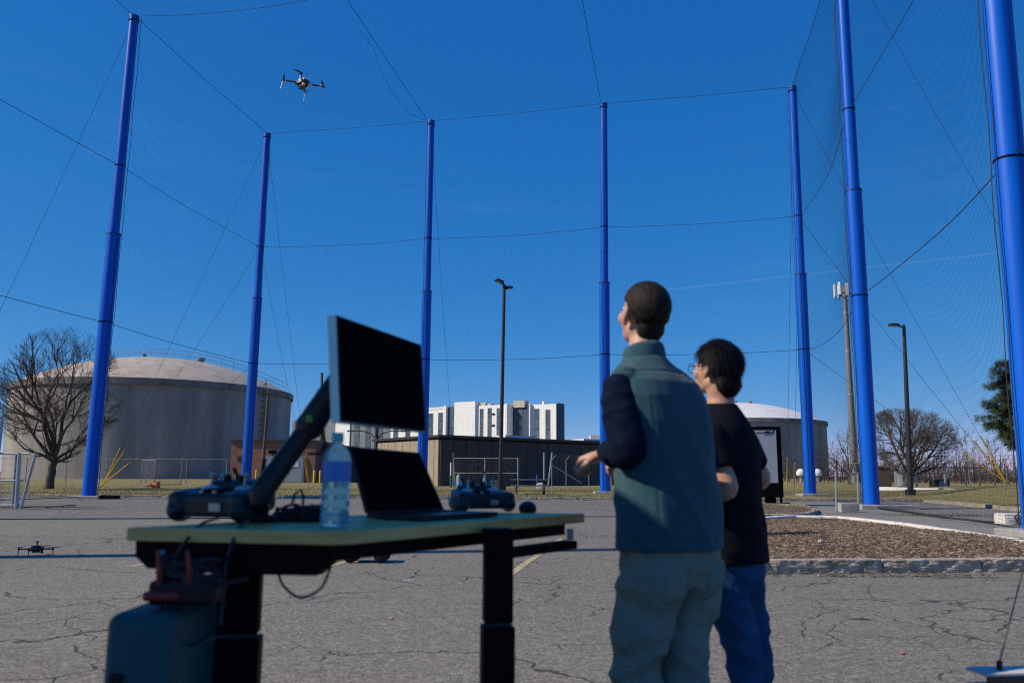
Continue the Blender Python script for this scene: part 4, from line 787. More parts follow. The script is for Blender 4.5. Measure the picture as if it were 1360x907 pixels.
# ================================================================== trees
def bare_tree(name, label, base, H, W, seed, trunk_r, levels=5, fork=.24, nlimb=9, kids=(6, 5, 5, 4, 3), minr=.006, lean=0.0, group=None):
    R = random.Random(seed); base = Vector(base); tr, cr_ = MB(), MB(); t = thing(name, label, 'tree', base, group)
    top = base + Vector((lean, 0, H*fork)); N = 6; tp_ = [base-Vector((0, 0, .2))] + [base.lerp(top, i/N) + Vector((R.gauss(0, .02), R.gauss(0, .02), 0)) for i in range(N+1)]
    tr.tube(tp_, [trunk_r*1.5, trunk_r*1.3] + [trunk_r*(1.08-.22*i/N) for i in range(1, N+1)], 12)
    ec = base + Vector((lean, 0, H*(fork*.75+.5*(1-fork*.75)))); er = Vector((W/2, W/2, H*(1-fork*.75)/2))
    def room(p, d):                                   # how far a branch may run before it leaves the crown's outline
        q = Vector(((p.x-ec.x)/er.x, (p.y-ec.y)/er.y, (p.z-ec.z)/er.z)); e = Vector((d.x/er.x, d.y/er.y, d.z/er.z)); a = e.dot(e); b = q.dot(e); c = q.dot(q)-1
        if c > 0: return 0.0
        return (-b + math.sqrt(max(0, b*b-a*c)))/a
    def grow(p, d, L, r, lvl):
        rm = room(p, d)
        if lvl > 1 and (rm < .3 or L < .16): return
        L = min(L, rm*R.uniform(.8, 1.05))
        n_ = 5 if lvl < 2 else (4 if lvl < 3 else 2); pts_ = [p]; dd = d.normalized()
        for i in range(n_):
            dd = (dd + Vector((R.gauss(0, .15), R.gauss(0, .15), R.gauss(.045, .1)))).normalized(); pts_.append(pts_[-1] + dd*L/n_)
        rs = [max(minr*.55, r*(1-.68*i/n_)) for i in range(n_+1)]; (tr if lvl == 0 else cr_).tube(pts_, rs, 7 if lvl == 0 else (5 if lvl == 1 else 3), cap=lvl < 1)
        if lvl >= levels: return
        nk = max(2, int(kids[min(lvl, len(kids)-1)]*R.uniform(.8, 1.25)+.5))
        for k_ in range(nk):
            f = R.uniform(.22, 1.0) if k_ else 1.0; i = min(n_-1, int(f*n_)); q = pts_[i].lerp(pts_[i+1], f*n_-i) if f < 1 else pts_[-1]
            out = (q-ec); out = out.normalized() if out.length > .1 else Vector((0, 0, 1)); ax = Vector((R.gauss(0, 1), R.gauss(0, 1), R.gauss(0, .8))).normalized(); nd = (dd*.8 + ax*R.uniform(.45, .9) + out*.3 + Vector((0, 0, .08))).normalized(); grow(q, nd, L*R.uniform(.45, .72), max(minr, r*(1-.5*f)*R.uniform(.5, .72)), lvl+1)
    for k_ in range(nlimb):
        a = 2.4*k_ + R.uniform(-.3, .3); el = (.25+1.15*(k_/(nlimb-1))) + R.uniform(-.1, .1); st = base.lerp(top, .80+.2*k_/(nlimb-1)); d = Vector((math.cos(a)*math.cos(el), math.sin(a)*math.cos(el), math.sin(el))); grow(st, d, room(st, d)*.78, trunk_r*R.uniform(.36, .55), 0)
    tr.build('trunk', M_bark, t, smooth=True); cr_.build('crown', M_twig, t); return t
b = P(64, 656, 46.5); bare_tree('bare_tree', 'large leafless round crowned tree beside the tall blue pole and tank', (b.x, 46.5, lz(46.5)-.05), 9.3, 6.9, 11, .22, 5, .2, 11, (6, 5, 5, 4, 3), .0066, .15)
b = P(1203, 656, 56); bare_tree('bare_tree', 'leafless spreading tree behind the single headed lamp post', (b.x, 56, .2), 5.7, 6.6, 23, .2, 5, .2, 12, (6, 5, 5, 4, 3), .008, .35)
b = P(1129, 650, 82); bare_tree('bare_tree', 'thin leafless tree behind the grey cell tower', (b.x, 82, .3), 7.0, 5.2, 31, .13, 4, .15, 8, (5, 4, 4, 3), .011)
for i, (px0, Y, h_, sd_) in enumerate(((1283, 66, 5.0, 41), (1302, 72, 5.5, 44), (1322, 70, 4.0, 47))):
    b = P(px0, 650, Y); bare_tree('bare_sapling', ('scraggly leafless sapling just past the spreading tree behind the mound', 'taller leafless sapling behind the yellow guards on the mound', 'low leafless sapling behind the mound under the pine')[i], (b.x, Y, .4), h_, 2.8, sd_, .06, 3, .2, 6, (4, 4, 3), .012, .1, 'saplings behind the mound')
# far woods that read as one mass
V = []; R = random.Random(5)
for _ in range(15000):
    Y = R.uniform(95, 150); xx = R.uniform(.42, .80)*Y if R.random() < .8 else R.uniform(.30, .5)*Y; hm = 3.0+2.2*mnoise.noise((xx*.06, Y*.05, 0)) ; z_ = .3 + abs(R.gauss(0, .5))*hm; a = R.random()*6.28; L = R.uniform(.4, 1.2); p_ = Vector((xx, Y, z_)); d_ = Vector((math.cos(a)*.5, math.sin(a)*.5, R.uniform(.2, 1))).normalized()*L; w_ = Vector((R.uniform(.02, .05), 0, 0)); V += [p_-w_, p_+w_, p_+d_]
for _ in range(260):
    Y = R.uniform(95, 150); xx = R.uniform(.36, .82)*Y; p_ = Vector((xx, Y, .2)); w_ = Vector((.09, 0, 0)); V += [p_-w_, p_+w_, p_+Vector((R.gauss(0, .4), 0, R.uniform(2.5, 5.5)))]
tag(np_mesh('woods', np.array([tuple(v) for v in V]), np.arange(len(V)).reshape(-1, 3), M_twig), 'brown leafless woods along the horizon behind the mound', 'woods', kind='stuff')
# pine at the right edge
pb = P(1380, 650, 52); pt_ = thing('pine_tree', 'dark green pine at the right edge behind the nearest blue pole', 'tree', (pb.x, 52, .6)); M_needle = pm('pine_needle', (.045, .075, .022), (.02, .038, .012), 1.5, .8); tr = MB(); R = random.Random(9)
tr.tube([(pb.x, 52, .3), (pb.x+.1, 52, 4), (pb.x-.1, 52, 7.6)], [.24, .18, .05], 9); V = []
def clump(c_, rr, n_=150):
    for _ in range(n_):
        d_ = Vector((R.gauss(0, 1), R.gauss(0, 1), R.gauss(.15, .8))).normalized(); s_ = c_ + d_*rr*R.uniform(.1, .6); e_ = c_ + d_*rr*R.uniform(.75, 1.15); w_ = d_.orthogonal().normalized()*.017; V.extend([s_-w_, s_+w_, e_])
for k_ in range(44):
    z_ = 2.8+5.0*k_/43; a = k_*2.4; L = math.sqrt(max(.6, 8.6-(z_-5.2)**2))*R.uniform(.7, 1.08); d_ = Vector((math.cos(a), math.sin(a), .12)); s_ = Vector((pb.x, 52, z_)); e_ = s_ + d_*L + Vector((0, 0, R.uniform(-.2, .35))); md_ = s_.lerp(e_, .5)-Vector((0, 0, .1)); tr.tube([s_, md_, e_], [.05, .035, .015], 5)
    for j in range(10): f = R.uniform(.45, 1.05); clump(s_.lerp(e_, f) + Vector((R.gauss(0, .22), R.gauss(0, .22), R.gauss(.06, .14))), R.uniform(.36, .6), 170)
tr.build('trunk', M_bark, pt_); np_mesh('crown', np.array([tuple(v) for v in V]), np.arange(len(V)).reshape(-1, 3), M_needle, pt_)

# ================================================================== unseen canopy, added beside the camera to shade the desk
M_tent = pm('tent_fabric', (.10, .11, .13), (.085, .095, .115), 2, .9)
TX0, TX1, TY0, TY1, TZ = -6.2, -2.08, -0.8, 2.95, 3.0
t = thing('added_shade_canopy', 'dark canopy added out of view beside the camera to shade the desk', 'tent', ((TX0+TX1)/2, (TY0+TY1)/2, 0))
m = MB(); cxx, cyy = (TX0+TX1)/2, (TY0+TY1)/2
m.add([(TX0, TY0, TZ), (TX1, TY0, TZ), (TX1, TY1, TZ), (TX0, TY1, TZ), (TX0+2, cyy, TZ+.8), (TX1-2, cyy, TZ+.8)], [(0, 1, 5, 4), (1, 2, 5), (2, 3, 4, 5), (3, 0, 4)]); m.build('roof', M_tent, t)
for xx in (TX0+.04, TX1-.04):
    for yy in (TY0+.04, TY1-.04): MB().tube([(xx, yy, 0), (xx, yy, TZ)], .02, 8).build('leg', M_galv, t); MB().box((xx, yy, .01), (.14, .14, .02)).build('foot', M_black, t)

# ================================================================== desk
TH = .96; M_beech = pm('desk_beech', (.60, .45, .15), (.46, .33, .10), 9, .5, stretch=(.35, .35, 4), bump=.05)
Lc, Cc, Rc = G(168.5, 700.5, TH), G(454, 706, TH), G(776.5, 681.5, TH); Bd = (Rc-Cc); Ad = (Lc-Cc); Bk = Lc + Bd*.93
desk = thing('standing_desk', 'raised standing desk with pale wooden top and black steel legs', 'desk', ((Cc+Rc+Lc)/3).xy.to_3d())
ru = .03; poly = [Lc, Cc+Ad.normalized()*ru*1.2, Cc+Ad.normalized()*ru*.35+Bd.normalized()*ru*.35, Cc+Bd.normalized()*ru*1.2, Rc, Bk]
top_m = MB().prism([(p.x, p.y) for p in poly], TH-.034, TH); tpo = top_m.build('desktop', M_beech, desk); bv = tpo.modifiers.new('edge', 'BEVEL'); bv.width = .003; bv.segments = 2
def below(px, y, off):                               # a point on the vertical plane parked `off` behind the left end of the top
    e = (Lc-Cc).normalized(); n_ = Vector((-e.y, e.x, 0)); n_ = n_ if n_.y > 0 else -n_; o_ = Cc + n_*off; d = ray(px, y); cam_ = Vector((0, 0, CAM_H)); s_ = (o_-cam_).dot(n_)/d.dot(n_); return cam_ + d*s_, n_
pl_ = [below(px, y, .03) for px, y in ((180, 723), (180, 738.5), (196, 754.5), (300, 760), (347, 763), (419, 764.5), (443, 744), (444, 727))]; nn = pl_[0][1]
zc_ = TH-.036; pp = [Vector((p[0].x, p[0].y, min(p[0].z, zc_))) for p in pl_]; pp[0].z = zc_; pp[-1].z = zc_
MB().extrude(pp, nn*.05).build('end_beam', M_black, desk)
q = below(217.5, 733, .03)[0]; MB().ell(q-nn*.004, (.008, .004, .008)).build('height_button', pm('blue_led_cap', (.05, .25, .4), None, 5, .3), desk)
bdn = Bd.normalized(); inn = Vector((-bdn.y, bdn.x, 0)); Mb_ = Matrix((bdn, inn, Vector((0, 0, 1)))).transposed()
MB().box(Cc + bdn*(Bd.length*.5) + inn*.09 + Vector((0, 0, -.034-.022-.002)), (Bd.length*.94, .05, .044), M=Mb_).build('side_rail', M_black, desk)
lr = P(661, 780, 2.62); lr = Vector((lr.x, 2.62, 0)); ll = P(317, 800, 2.42); ll = Vector((ll.x, 2.42, 0))
prj = lambda px, y: P(px, y, 2.55)
p0 = Vector((lr.x, lr.y, TH-.095)); p1 = p0 + bdn*(.42)
MB().box((p0+p1)/2 + Vector((0, 0, -.004)), (.5, .055, .028), M=Mb_).build('support_arm', M_black, desk); MB().tube([p1+bdn*.04+Vector((0, 0, .012)), p1+bdn*.04+Vector((0, 0, .05))], .012, 8).build('bolt', M_galv, desk)
for k_, (c_, w_) in enumerate(((lr, .098), (ll, .135))):
    MB().bevbox((c_.x, c_.y, .80), (w_*.9, .07, .28), .004, math.atan2(bdn.y, bdn.x)*.15).build('leg', M_black, desk); zs_ = P(661, 830, 2.62).z
    MB().bevbox((c_.x, c_.y, zs_/2+.02), (w_, .085, zs_-.04), .004, math.atan2(bdn.y, bdn.x)*.15).build('leg_sleeve', M_black, desk); MB().bevbox((c_.x, c_.y, .02), (.09, .68, .04), .01, math.atan2(bdn.y, bdn.x)-math.pi/2+.9).build('foot', M_black, desk)

# ---- monitor on its arm
M_plastic = pm('black_plastic', (.008, .009, .011), (.006, .007, .008), 20, .5, spec=.25); M_edge = pm('monitor_shell', (.42, .72, .76), (.38, .66, .70), 8, .35); M_lcd = pm('monitor_glass', (.005, .006, .008), (.006, .007, .009), 3, .6, spec=.0)
tl, bl, tr_, br = P(446, 418, 2.14), P(451, 560, 2.14), P(559.5, 458, 2.60), P(565.5, 573.5, 2.60)
mx_ = ((tr_-tl)+(br-bl)).normalized(); my_ = ((tl-bl)+(tr_-br)); my_ = (my_ - mx_*my_.dot(mx_)).normalized(); mn = mx_.cross(my_); mn = mn if mn.y < 0 else -mn
mon = thing('monitor', 'black flat monitor with bluish edge raised above the desk on an arm', 'monitor', ((bl+br)/2))
MB().extrude([tl, bl, br, tr_], -mn*.026).build('shell', M_edge, mon); cM = (tl+bl+tr_+br)/4; ins = [c_ + (cM-c_)*.035 + mn*.0025 for c_ in (tl, bl, br, tr_)]
MB().extrude([c_ + mn*.0012 for c_ in (tl+(cM-tl)*.004, bl+(cM-bl)*.004, br+(cM-br)*.004, tr_+(cM-tr_)*.004)], -mn*.001).build('bezel', M_plastic, mon); MB().extrude(ins, -mn*.001).build('screen', M_lcd, mon)
MB().bevbox(cM - mn*.042, (.26, .035, .2), .01, M=Matrix((mx_, mn, my_)).transposed()).build('rear_housing', M_plastic, mon)
arm = thing('monitor_mount', 'thick black jointed monitor arm clamped to the desk', 'monitor arm', G(345, 690, TH))
M_arm = pm('arm_plastic', (.008, .016, .022), (.006, .013, .018), 12, .42, spec=.35); jb, je, jm = P(346, 655, 2.36), P(411, 566, 2.42), P(458, 495, 2.40)
MB().tube([G(345, 690, TH)*1.0, jb], .026, 14).build('post', M_arm, arm, smooth=True); MB().tube([jb+Vector((0, 0, -.03)), jb, jb.lerp(je, .1), jb.lerp(je, .95), je], [.026, .034, .033, .029, .031], 14).build('lower_arm', M_arm, arm, smooth=True)
MB().tube([je+Vector((-.012, 0, -.02)), je, je.lerp(jm, .15), je.lerp(jm, .9), jm], [.028, .040, .040, .035, .026], 14).build('upper_arm', M_arm, arm, smooth=True); MB().ell(je, (.042, .04, .042)).build('elbow_joint', M_arm, arm, smooth=True)
MB().tube([jm, cM-mn*.05], .024, 12).build('tilt_head', M_arm, arm, smooth=True); q = P(411, 556, 2.37); MB().bevbox(q, (.018, .006, .02), .002, rz=.3).build('green_tag', pm('green_tag', (.10, .42, .05), None, 5, .5), arm)
bq = G(346, 693, TH); MB().bevbox((bq.x, bq.y, TH+.01), (.12, .1, .02), .005).build('clamp', M_plastic, arm)
MB().tube([P(424, 545, 2.40), P(432, 590, 2.40), P(424, 603, 2.40), P(409, 602, 2.38)], .0045, 6).build('cable', M_rope, arm)
# ---- laptop
h1, h2 = G(487, 689, TH), G(590, 683.5, TH); hd = (h2-h1).normalized(); hn = Vector((hd.y, -hd.x, 0)); t1, t2 = P(463.5, 592.5, h1.y-.02), P(557.5, 601, h2.y-.02)
lap = thing('laptop', 'open dark laptop on the desk between bottle and controller', 'laptop', ((h1+h2)/2)); M_lap = pm('laptop_shell', (.012, .018, .024), (.010, .015, .02), 10, .42, spec=.3)
ln_ = (t1-h1).cross(h2-h1).normalized(); ln_ = ln_ if ln_.y < 0 else -ln_; up_ = Vector((0, 0, .018))
lid = MB().extrude([h1+up_, h2+up_, t2, t1], -ln_*.008).build('lid', M_lap, lap); cl = (h1+h2+up_*2+t1+t2)/4; MB().extrude([c_+(cl-c_)*.05+ln_*.001 for c_ in (h1+up_, h2+up_, t2, t1)], -ln_*.0006).build('screen', M_lcd, lid)
bs = [h1, h2, h2+hn*.245, h1+hn*.245]; MB().prism([(p_.x, p_.y) for p_ in bs], TH+.003, TH+.018).build('base', M_lap, lap); kc = (bs[0]+bs[1]+bs[2]+bs[3])/4; kr = 0
Mk = Matrix((hd, hn, Vector((0, 0, 1)))).transposed()
for r_i in range(5):
    for c_i in range(12): MB().box(h1 + hd*(.04+(h2-h1).length*.85*c_i/12+.012) + hn*(.03+.02*r_i) + Vector((0, 0, .0195)), (.0165, .0155, .002), M=Mk).build('key', M_plastic, lap)
# ---- bottle
bc = G(444, 699.5, TH); bt_ = P(444, 575, bc.y).z - TH; rb = .0395
def glass_mat(name, col, rough=.03, ior=1.33):
    m_ = bpy.data.materials.new(name); m_.use_nodes = True; b_ = m_.node_tree.nodes['Principled BSDF']; b_.inputs['Base Color'].default_value = (*col, 1); b_.inputs['Transmission Weight'].default_value = 1; b_.inputs['Roughness'].default_value = rough; b_.inputs['IOR'].default_value = ior; return m_
M_pet = glass_mat('clear_bottle', (.38, .78, .92), .2, 1.14); M_pet.node_tree.nodes['Principled BSDF'].inputs['Transmission Weight'].default_value = .72; M_blab = pm('bottle_label_blue', (.01, .13, .50), (.02, .2, .6), 40, .4); M_bcap = pm('bottle_cap', (.10, .50, .62), None, 5, .4)
bot = thing('water_bottle', 'clear plastic water bottle with blue label at the desk corner', 'bottle', (bc.x, bc.y, TH)); prof = [(.6, 0), (.92, .01), (1, .03), (.99, .14), (.95, .16), (.99, .18), (.99, .26), (.95, .28), (.99, .3), (.99, .38), (.95, .4), (1, .43), (1, .67), (.97, .72), (.82, .79), (.55, .85), (.38, .88), (.36, .93)]
MB().lathe((bc.x, bc.y, TH+.001), [(r_*rb, z_*bt_) for r_, z_ in prof], 36).build('body', M_pet, bot, smooth=True, angle=60); MB().lathe((bc.x, bc.y, TH+.001), [(rb*1.01, .475*bt_), (rb*1.015, .48*bt_), (rb*1.015, .685*bt_), (rb*1.01, .69*bt_)], 36).build('label', M_blab, bot, smooth=True)
MB().lathe((bc.x, bc.y, TH+.001), [(rb*.40, .90*bt_), (rb*.42, .91*bt_), (rb*.42, .99*bt_), (rb*.38, bt_)], 24).build('cap', M_bcap, bot, smooth=True)
# ---- radio controllers
def solid(mb, name, voxel, mat, parent, smooth=5, wr=None, origin=None, sfac=.5):
    me0 = bpy.data.meshes.new('tmp'); me0.from_pydata(mb.v, [], mb.f); o_ = bpy.data.objects.new('tmp', me0); C.objects.link(o_)
    r_ = o_.modifiers.new('r', 'REMESH'); r_.mode = 'VOXEL'; r_.voxel_size = voxel
    if smooth: s_ = o_.modifiers.new('s', 'SMOOTH'); s_.factor = sfac; s_.iterations = smooth
    bpy.context.view_layer.update(); dg = bpy.context.evaluated_depsgraph_get(); me = bpy.data.meshes.new_from_object(o_.evaluated_get(dg)); bpy.data.objects.remove(o_); bpy.data.meshes.remove(me0)
    o0 = WL[parent] if parent is not None else Vector(origin); n_ = len(me.vertices); co = np.empty(n_*3, np.float32); me.vertices.foreach_get('co', co); co = co.reshape(-1, 3)
    if wr is not None:
        nr = np.empty(n_*3, np.float32); me.vertices.foreach_get('normal', nr); nr = nr.reshape(-1, 3); d_ = np.array([wr(Vector(c_)) for c_ in co.tolist()], np.float32); co = co + nr*d_[:, None]
    co = co - np.array(o0, np.float32); me.vertices.foreach_set('co', co.ravel().astype(np.float32)); me.materials.clear(); me.materials.append(mat); me.polygons.foreach_set('use_smooth', [True]*len(me.polygons)); me.update(); me.name = name
    return link(name, me, parent, o0)
M_ctl = pm('controller_shell', (.010, .028, .038), (.008, .022, .030), 16, .42, spec=.35); M_silver = pm('silver_knob', (.35, .5, .55), None, 6, .3, metal=.5)
def controller(label, c_, rz, s_=1.0, red=False, tilt=0.0):
    o_ = thing('radio_controller', label, 'controller', c_); c_ = Vector(c_); R3 = Matrix.Rotation(rz, 3, 'Z') @ Matrix.Rotation(tilt, 3, 'X'); m_ = MB(); T_ = lambda v: R3 @ (Vector(v)*s_) + c_
    m_.bevbox(T_((0, .005, .048)), (.175*s_, .15*s_, .062*s_), .014*s_, M=R3, seg=2); m_.bevbox(T_((0, .055, .062)), (.15*s_, .06*s_, .075*s_), .012*s_, M=R3, seg=2)
    for sx in (-1, 1):
        m_.bevbox(T_((sx*.085, .0, .05)), (.055*s_, .165*s_, .066*s_), .02*s_, M=R3 @ Matrix.Rotation(sx*.12, 3, 'Z'), seg=3); m_.ell(T_((sx*.104, -.035, .036)), (.030*s_, .060*s_, .034*s_), R3 @ Matrix.Rotation(-sx*.25, 3, 'Z'))
    solid(m_, 'body', .0036*s_, M_ctl, o_, 2)
    MB().bevbox(T_((0, -.035, .081)), (.075*s_, .045*s_, .006*s_), .002*s_, M=R3).build('display', M_lcd, o_)
    for sx in (-1, 1):
        st = MB(); st.lathe(T_((sx*.052, .012, .080)), [(.024*s_, 0), (.022*s_, .006), (.006*s_, .012)], 16, R3); st.tube([T_((sx*.052, .012, .082)), T_((sx*.052+.004, .014, .112))], .0042*s_, 8); st.lathe(T_((sx*.052+.004, .014, .108)), [(.006*s_, 0), (.008*s_, .004), (.008*s_, .012), (.005*s_, .014)], 12, R3); st.build('stick', M_silver, o_, smooth=True)
        for q_ in range(2): MB().tube([T_((sx*(.05+.026*q_), .078, .088)), T_((sx*(.053+.028*q_), .09, .112))], .0036*s_, 7).build('toggle', M_silver, o_)
        MB().lathe(T_((sx*.022, .04, .098)), [(.010*s_, 0), (.010*s_, .012*s_), (.006*s_, .015*s_)], 12, R3).build('dial', M_plastic, o_, smooth=True); MB().tube([T_((sx*.03, .085, .075)), T_((sx*.04, .10, .105)), T_((sx*.05, .10, .150 if sx > 0 else .125))], .0055*s_, 8).build('antenna', M_plastic, o_)
        for q_ in range(2): MB().bevbox(T_((sx*.02, -.062+.014*q_, .081)), (.012*s_, .006*s_, .006*s_), .001, M=R3).build('button', M_silver, o_)
    MB().bevbox(T_((.03, -.0735, .045)), (.035*s_, .004*s_, .02*s_), .001, M=R3).build('label_plate', M_silver, o_)
    if red: MB().ell(T_((-.085, .07, .1)), (.007, .007, .007)).build('red_switch', pm('red_cap', (.5, .02, .02), None, 5, .4), o_)
    return o_
c_ = G(283, 694, TH); c_ = Vector((c_.x, c_.y+.10, TH)); controller('bulky dark radio controller lying near the desk end beside the monitor arm', c_, rad(-20), 1.2, True, rad(6))
c_ = G(636, 681, TH); c_ = Vector((c_.x, c_.y+.12, TH)); controller('dark radio controller standing behind the laptop next to the mouse', c_, rad(24), 1.0, False, rad(5))
c_ = G(701, 680, TH); ms = MB(); ms.ell((c_.x, c_.y+.04, TH+.012), (.036, .06, .03)); ms.box((c_.x, c_.y+.04, TH+.008), (.06, .09, .014)); mo = thing('computer_mouse', 'small black computer mouse near the desk end', 'mouse', (c_.x, c_.y+.04, TH)); solid(ms, 'body', .003, M_plastic, mo, 4); MB().lathe((c_.x, c_.y+.075, TH+.033), [(.004, -.004), (.008, -.002), (.008, .002), (.004, .004)], 12, Matrix.Rotation(rad(90), 3, 'Y')).build('scroll_wheel', M_silver, mo)
# cables, pouch and adaptor heap between controller and bottle
hp = G(392, 694, TH); t = thing('cable_heap', 'heap of black cables and adaptors beside the bottle', 'cables', (hp.x, hp.y+.06, TH)); R = random.Random(4)
for k_ in range(9):
    pts_ = [hp + Vector((R.uniform(-.075, .07), .05+R.uniform(-.03, .06), R.uniform(.008, .05))) for _ in range(7)]; sm = []
    for i in range(len(pts_)-1):
        for f in np.linspace(0, 1, 5)[:-1]:
            a0, a1, a2, a3 = pts_[max(i-1, 0)], pts_[i], pts_[i+1], pts_[min(i+2, len(pts_)-1)]; sm.append(.5*((2*a1)+(a2-a0)*f+(2*a0-5*a1+4*a2-a3)*f*f+(3*a1-a0-3*a2+a3)*f**3))
    MB().tube([Vector((v.x, v.y, max(v.z, TH+.005))) for v in sm], .0042, 6).build('cable', M_rope if k_ % 3 else M_ctl, t, smooth=True)
MB().bevbox((hp.x+.045, hp.y+.06, TH+.018), (.1, .07, .036), .01, .3).build('adaptor', M_plastic, t); MB().bevbox((hp.x-.03, hp.y+.09, TH+.014), (.12, .06, .028), .008, -.4).build('adaptor', M_ctl, t)
MB().tube([P(388, 668, 2.4), P(392, 655, 2.4), P(400, 650, 2.4), P(403, 660, 2.4), P(402, 672, 2.4)], .004, 6).build('cable', M_rope, t, smooth=True)
def cab(name, label, pts_, r_, mat=M_rope):
    sm = []; pts_ = [Vector(p_) for p_ in pts_]
    for i in range(len(pts_)-1):
        for f in np.linspace(0, 1, 7)[:-1]:
            a0, a1, a2, a3 = pts_[max(i-1, 0)], pts_[i], pts_[i+1], pts_[min(i+2, len(pts_)-1)]; sm.append(.5*((2*a1)+(a2-a0)*f+(2*a0-5*a1+4*a2-a3)*f*f+(3*a1-a0-3*a2+a3)*f**3))
    sm.append(pts_[-1]); return tag(MB().tube(sm, r_, 8).build(name, mat, origin=pts_[0], smooth=True), label, 'cable')
yA = lambda px, y, o_=-.012: below(px, y, o_)[0]
cab('power_cable', 'dark cable hanging over the desk end from controller to the case', [G(290, 691, TH)+Vector((0, 0, .006)), G(268, 699, TH)+Vector((0, 0, .008)), yA(247, 718), yA(233, 742), yA(216, 790), yA(222, 835), yA(246, 857), yA(280, 838), yA(300, 800)], .0042, M_ctl)
cab('power_cable', 'dark cable falling straight over the desk end before the leg', [G(345, 690, TH)+Vector((0, 0, .006)), G(322, 700, TH)+Vector((0, 0, .008)), yA(308, 722), yA(300, 750), yA(296, 790), yA(293, 830)], .0048, M_ctl)
cab('power_cable', 'thin cable loop drooping under the desk near the bottle', [yA(370, 762, .06), yA(377, 778, .06), yA(398, 793, .06), yA(425, 782, .06), yA(438, 755, .06), yA(441, 735, .06)], .0036)
# ---- case under the desk with tools and leads on it
kz = P(210, 812, 2.1).z; M_case = pm('dark_blue_case', (.010, .082, .092), (.008, .070, .080), 7, .5, spec=.2); x0, x1 = P(135.5, 860, 2.06).x, P(292, 860, 2.42).x; t = thing('equipment_case', 'tall dark blue equipment case standing under the desk end', 'case', ((x0+x1)/2, 2.22, 0))
MB().bevbox(((x0+x1)/2, 2.24, kz/2+.015), (x1-x0, .36, kz-.03), .03, seg=4).build('body', M_case, t, smooth=True, angle=60); MB().bevbox(((x0+x1)/2-.04, 2.053, kz-.16), (.03, .012, .05), .004).build('latch', M_plastic, t); MB().box(((x0+x1)/2, 2.0595, kz-.19), (x1-x0-.08, .004, .004)).build('seam', M_plastic, t)
for xx in (x0+.05, x1-.05):
    for yy in (2.1, 2.38): MB().box((xx, yy, .01), (.05, .05, .02)).build('foot', M_plastic, t)
tb = P(235, 806, 2.14); t = thing('battery_charger', 'black charger with red leads and clips lying on the blue case', 'charger', (tb.x, 2.16, kz)); M_red = pm('red_lead', (.22, .012, .016), (.16, .010, .013), 6, .45)
MB().bevbox((tb.x+.01, 2.18, kz+.04), (.16, .12, .06), .012).build('body', M_plastic, t); MB().bevbox((tb.x-.03, 2.115, kz+.035), (.09, .02, .024), .008, .12).build('clip', M_red, t)
for dx in (-.045, .03):
    MB().tube([(tb.x+dx, 2.13, kz+.05), (tb.x+dx+.004, 2.12, kz+.10), (tb.x+dx-.006, 2.12, kz+.145)], [.009, .008, .005], 8).build('clip', M_red, t, smooth=True)
for k_ in range(6):
    a0 = R.uniform(0, 6); MB().tube([Vector((tb.x+.015+.075*math.cos(a0+a)+R.gauss(0, .004), 2.17+.045*math.sin(a0+a), kz+.065+.009*k_+.012*math.sin(2*a+k_))) for a in np.linspace(0, 6.0, 26)], .0055, 6).build('lead', M_ctl if k_ % 2 else M_rope, t, smooth=True)
MB().tube([P(262, 795, 2.14), P(285, 778, 2.16), P(310, 772, 2.18), P(330, 768, 2.2)], .007, 8).build('lead', M_rope, t, smooth=True); MB().tube([P(243, 760, 2.12), P(247, 775, 2.12), P(252, 790, 2.13)], .005, 8).build('lead', M_ctl, t)
# ---- ballast frame with wire at the bottom right
bq = P(1328, 893, 3.4); t = thing('steel_ballast', 'steel ballast frame with pale flange and taut wire at the bottom corner', 'ballast', (bq.x, 3.4, 0)); M_pale = pm('pale_blue_steel', (.55, .54, .52), (.48, .47, .45), 6, .8, spec=.1)
MB().bevbox((bq.x+.12, 3.42, bq.z+.005), (.44, .12, .012), .003, .12).build('flange', M_pale, t); MB().bevbox((bq.x+.2, 3.42, bq.z-.032), (.46, .1, .06), .004, .12).build('beam', M_dark, t); MB().bevbox((bq.x+.2, 3.42, (bq.z-.065)/2), (.5, .3, bq.z-.065), .01, .12).build('weight', M_conc, t)
MB().bevbox((bq.x+.33, 3.38, bq.z+.02), (.12, .1, .02), .003, .12).build('plate', pm('navy_steel', (.05, .06, .09), None, 5, .7), t)
MB().tube([(bq.x, 3.4, bq.z), (bq.x+.002, 3.4, bq.z+.045)], .011, 8).build('turnbuckle', M_plastic, t); wt = P(1364, 735, 3.6); MB().tube([Vector((bq.x+.002, 3.4, bq.z+.04)), wt, wt+(wt-Vector((bq.x, 3.4, bq.z)))*6], .003, 6).build('wire', M_dark, t)

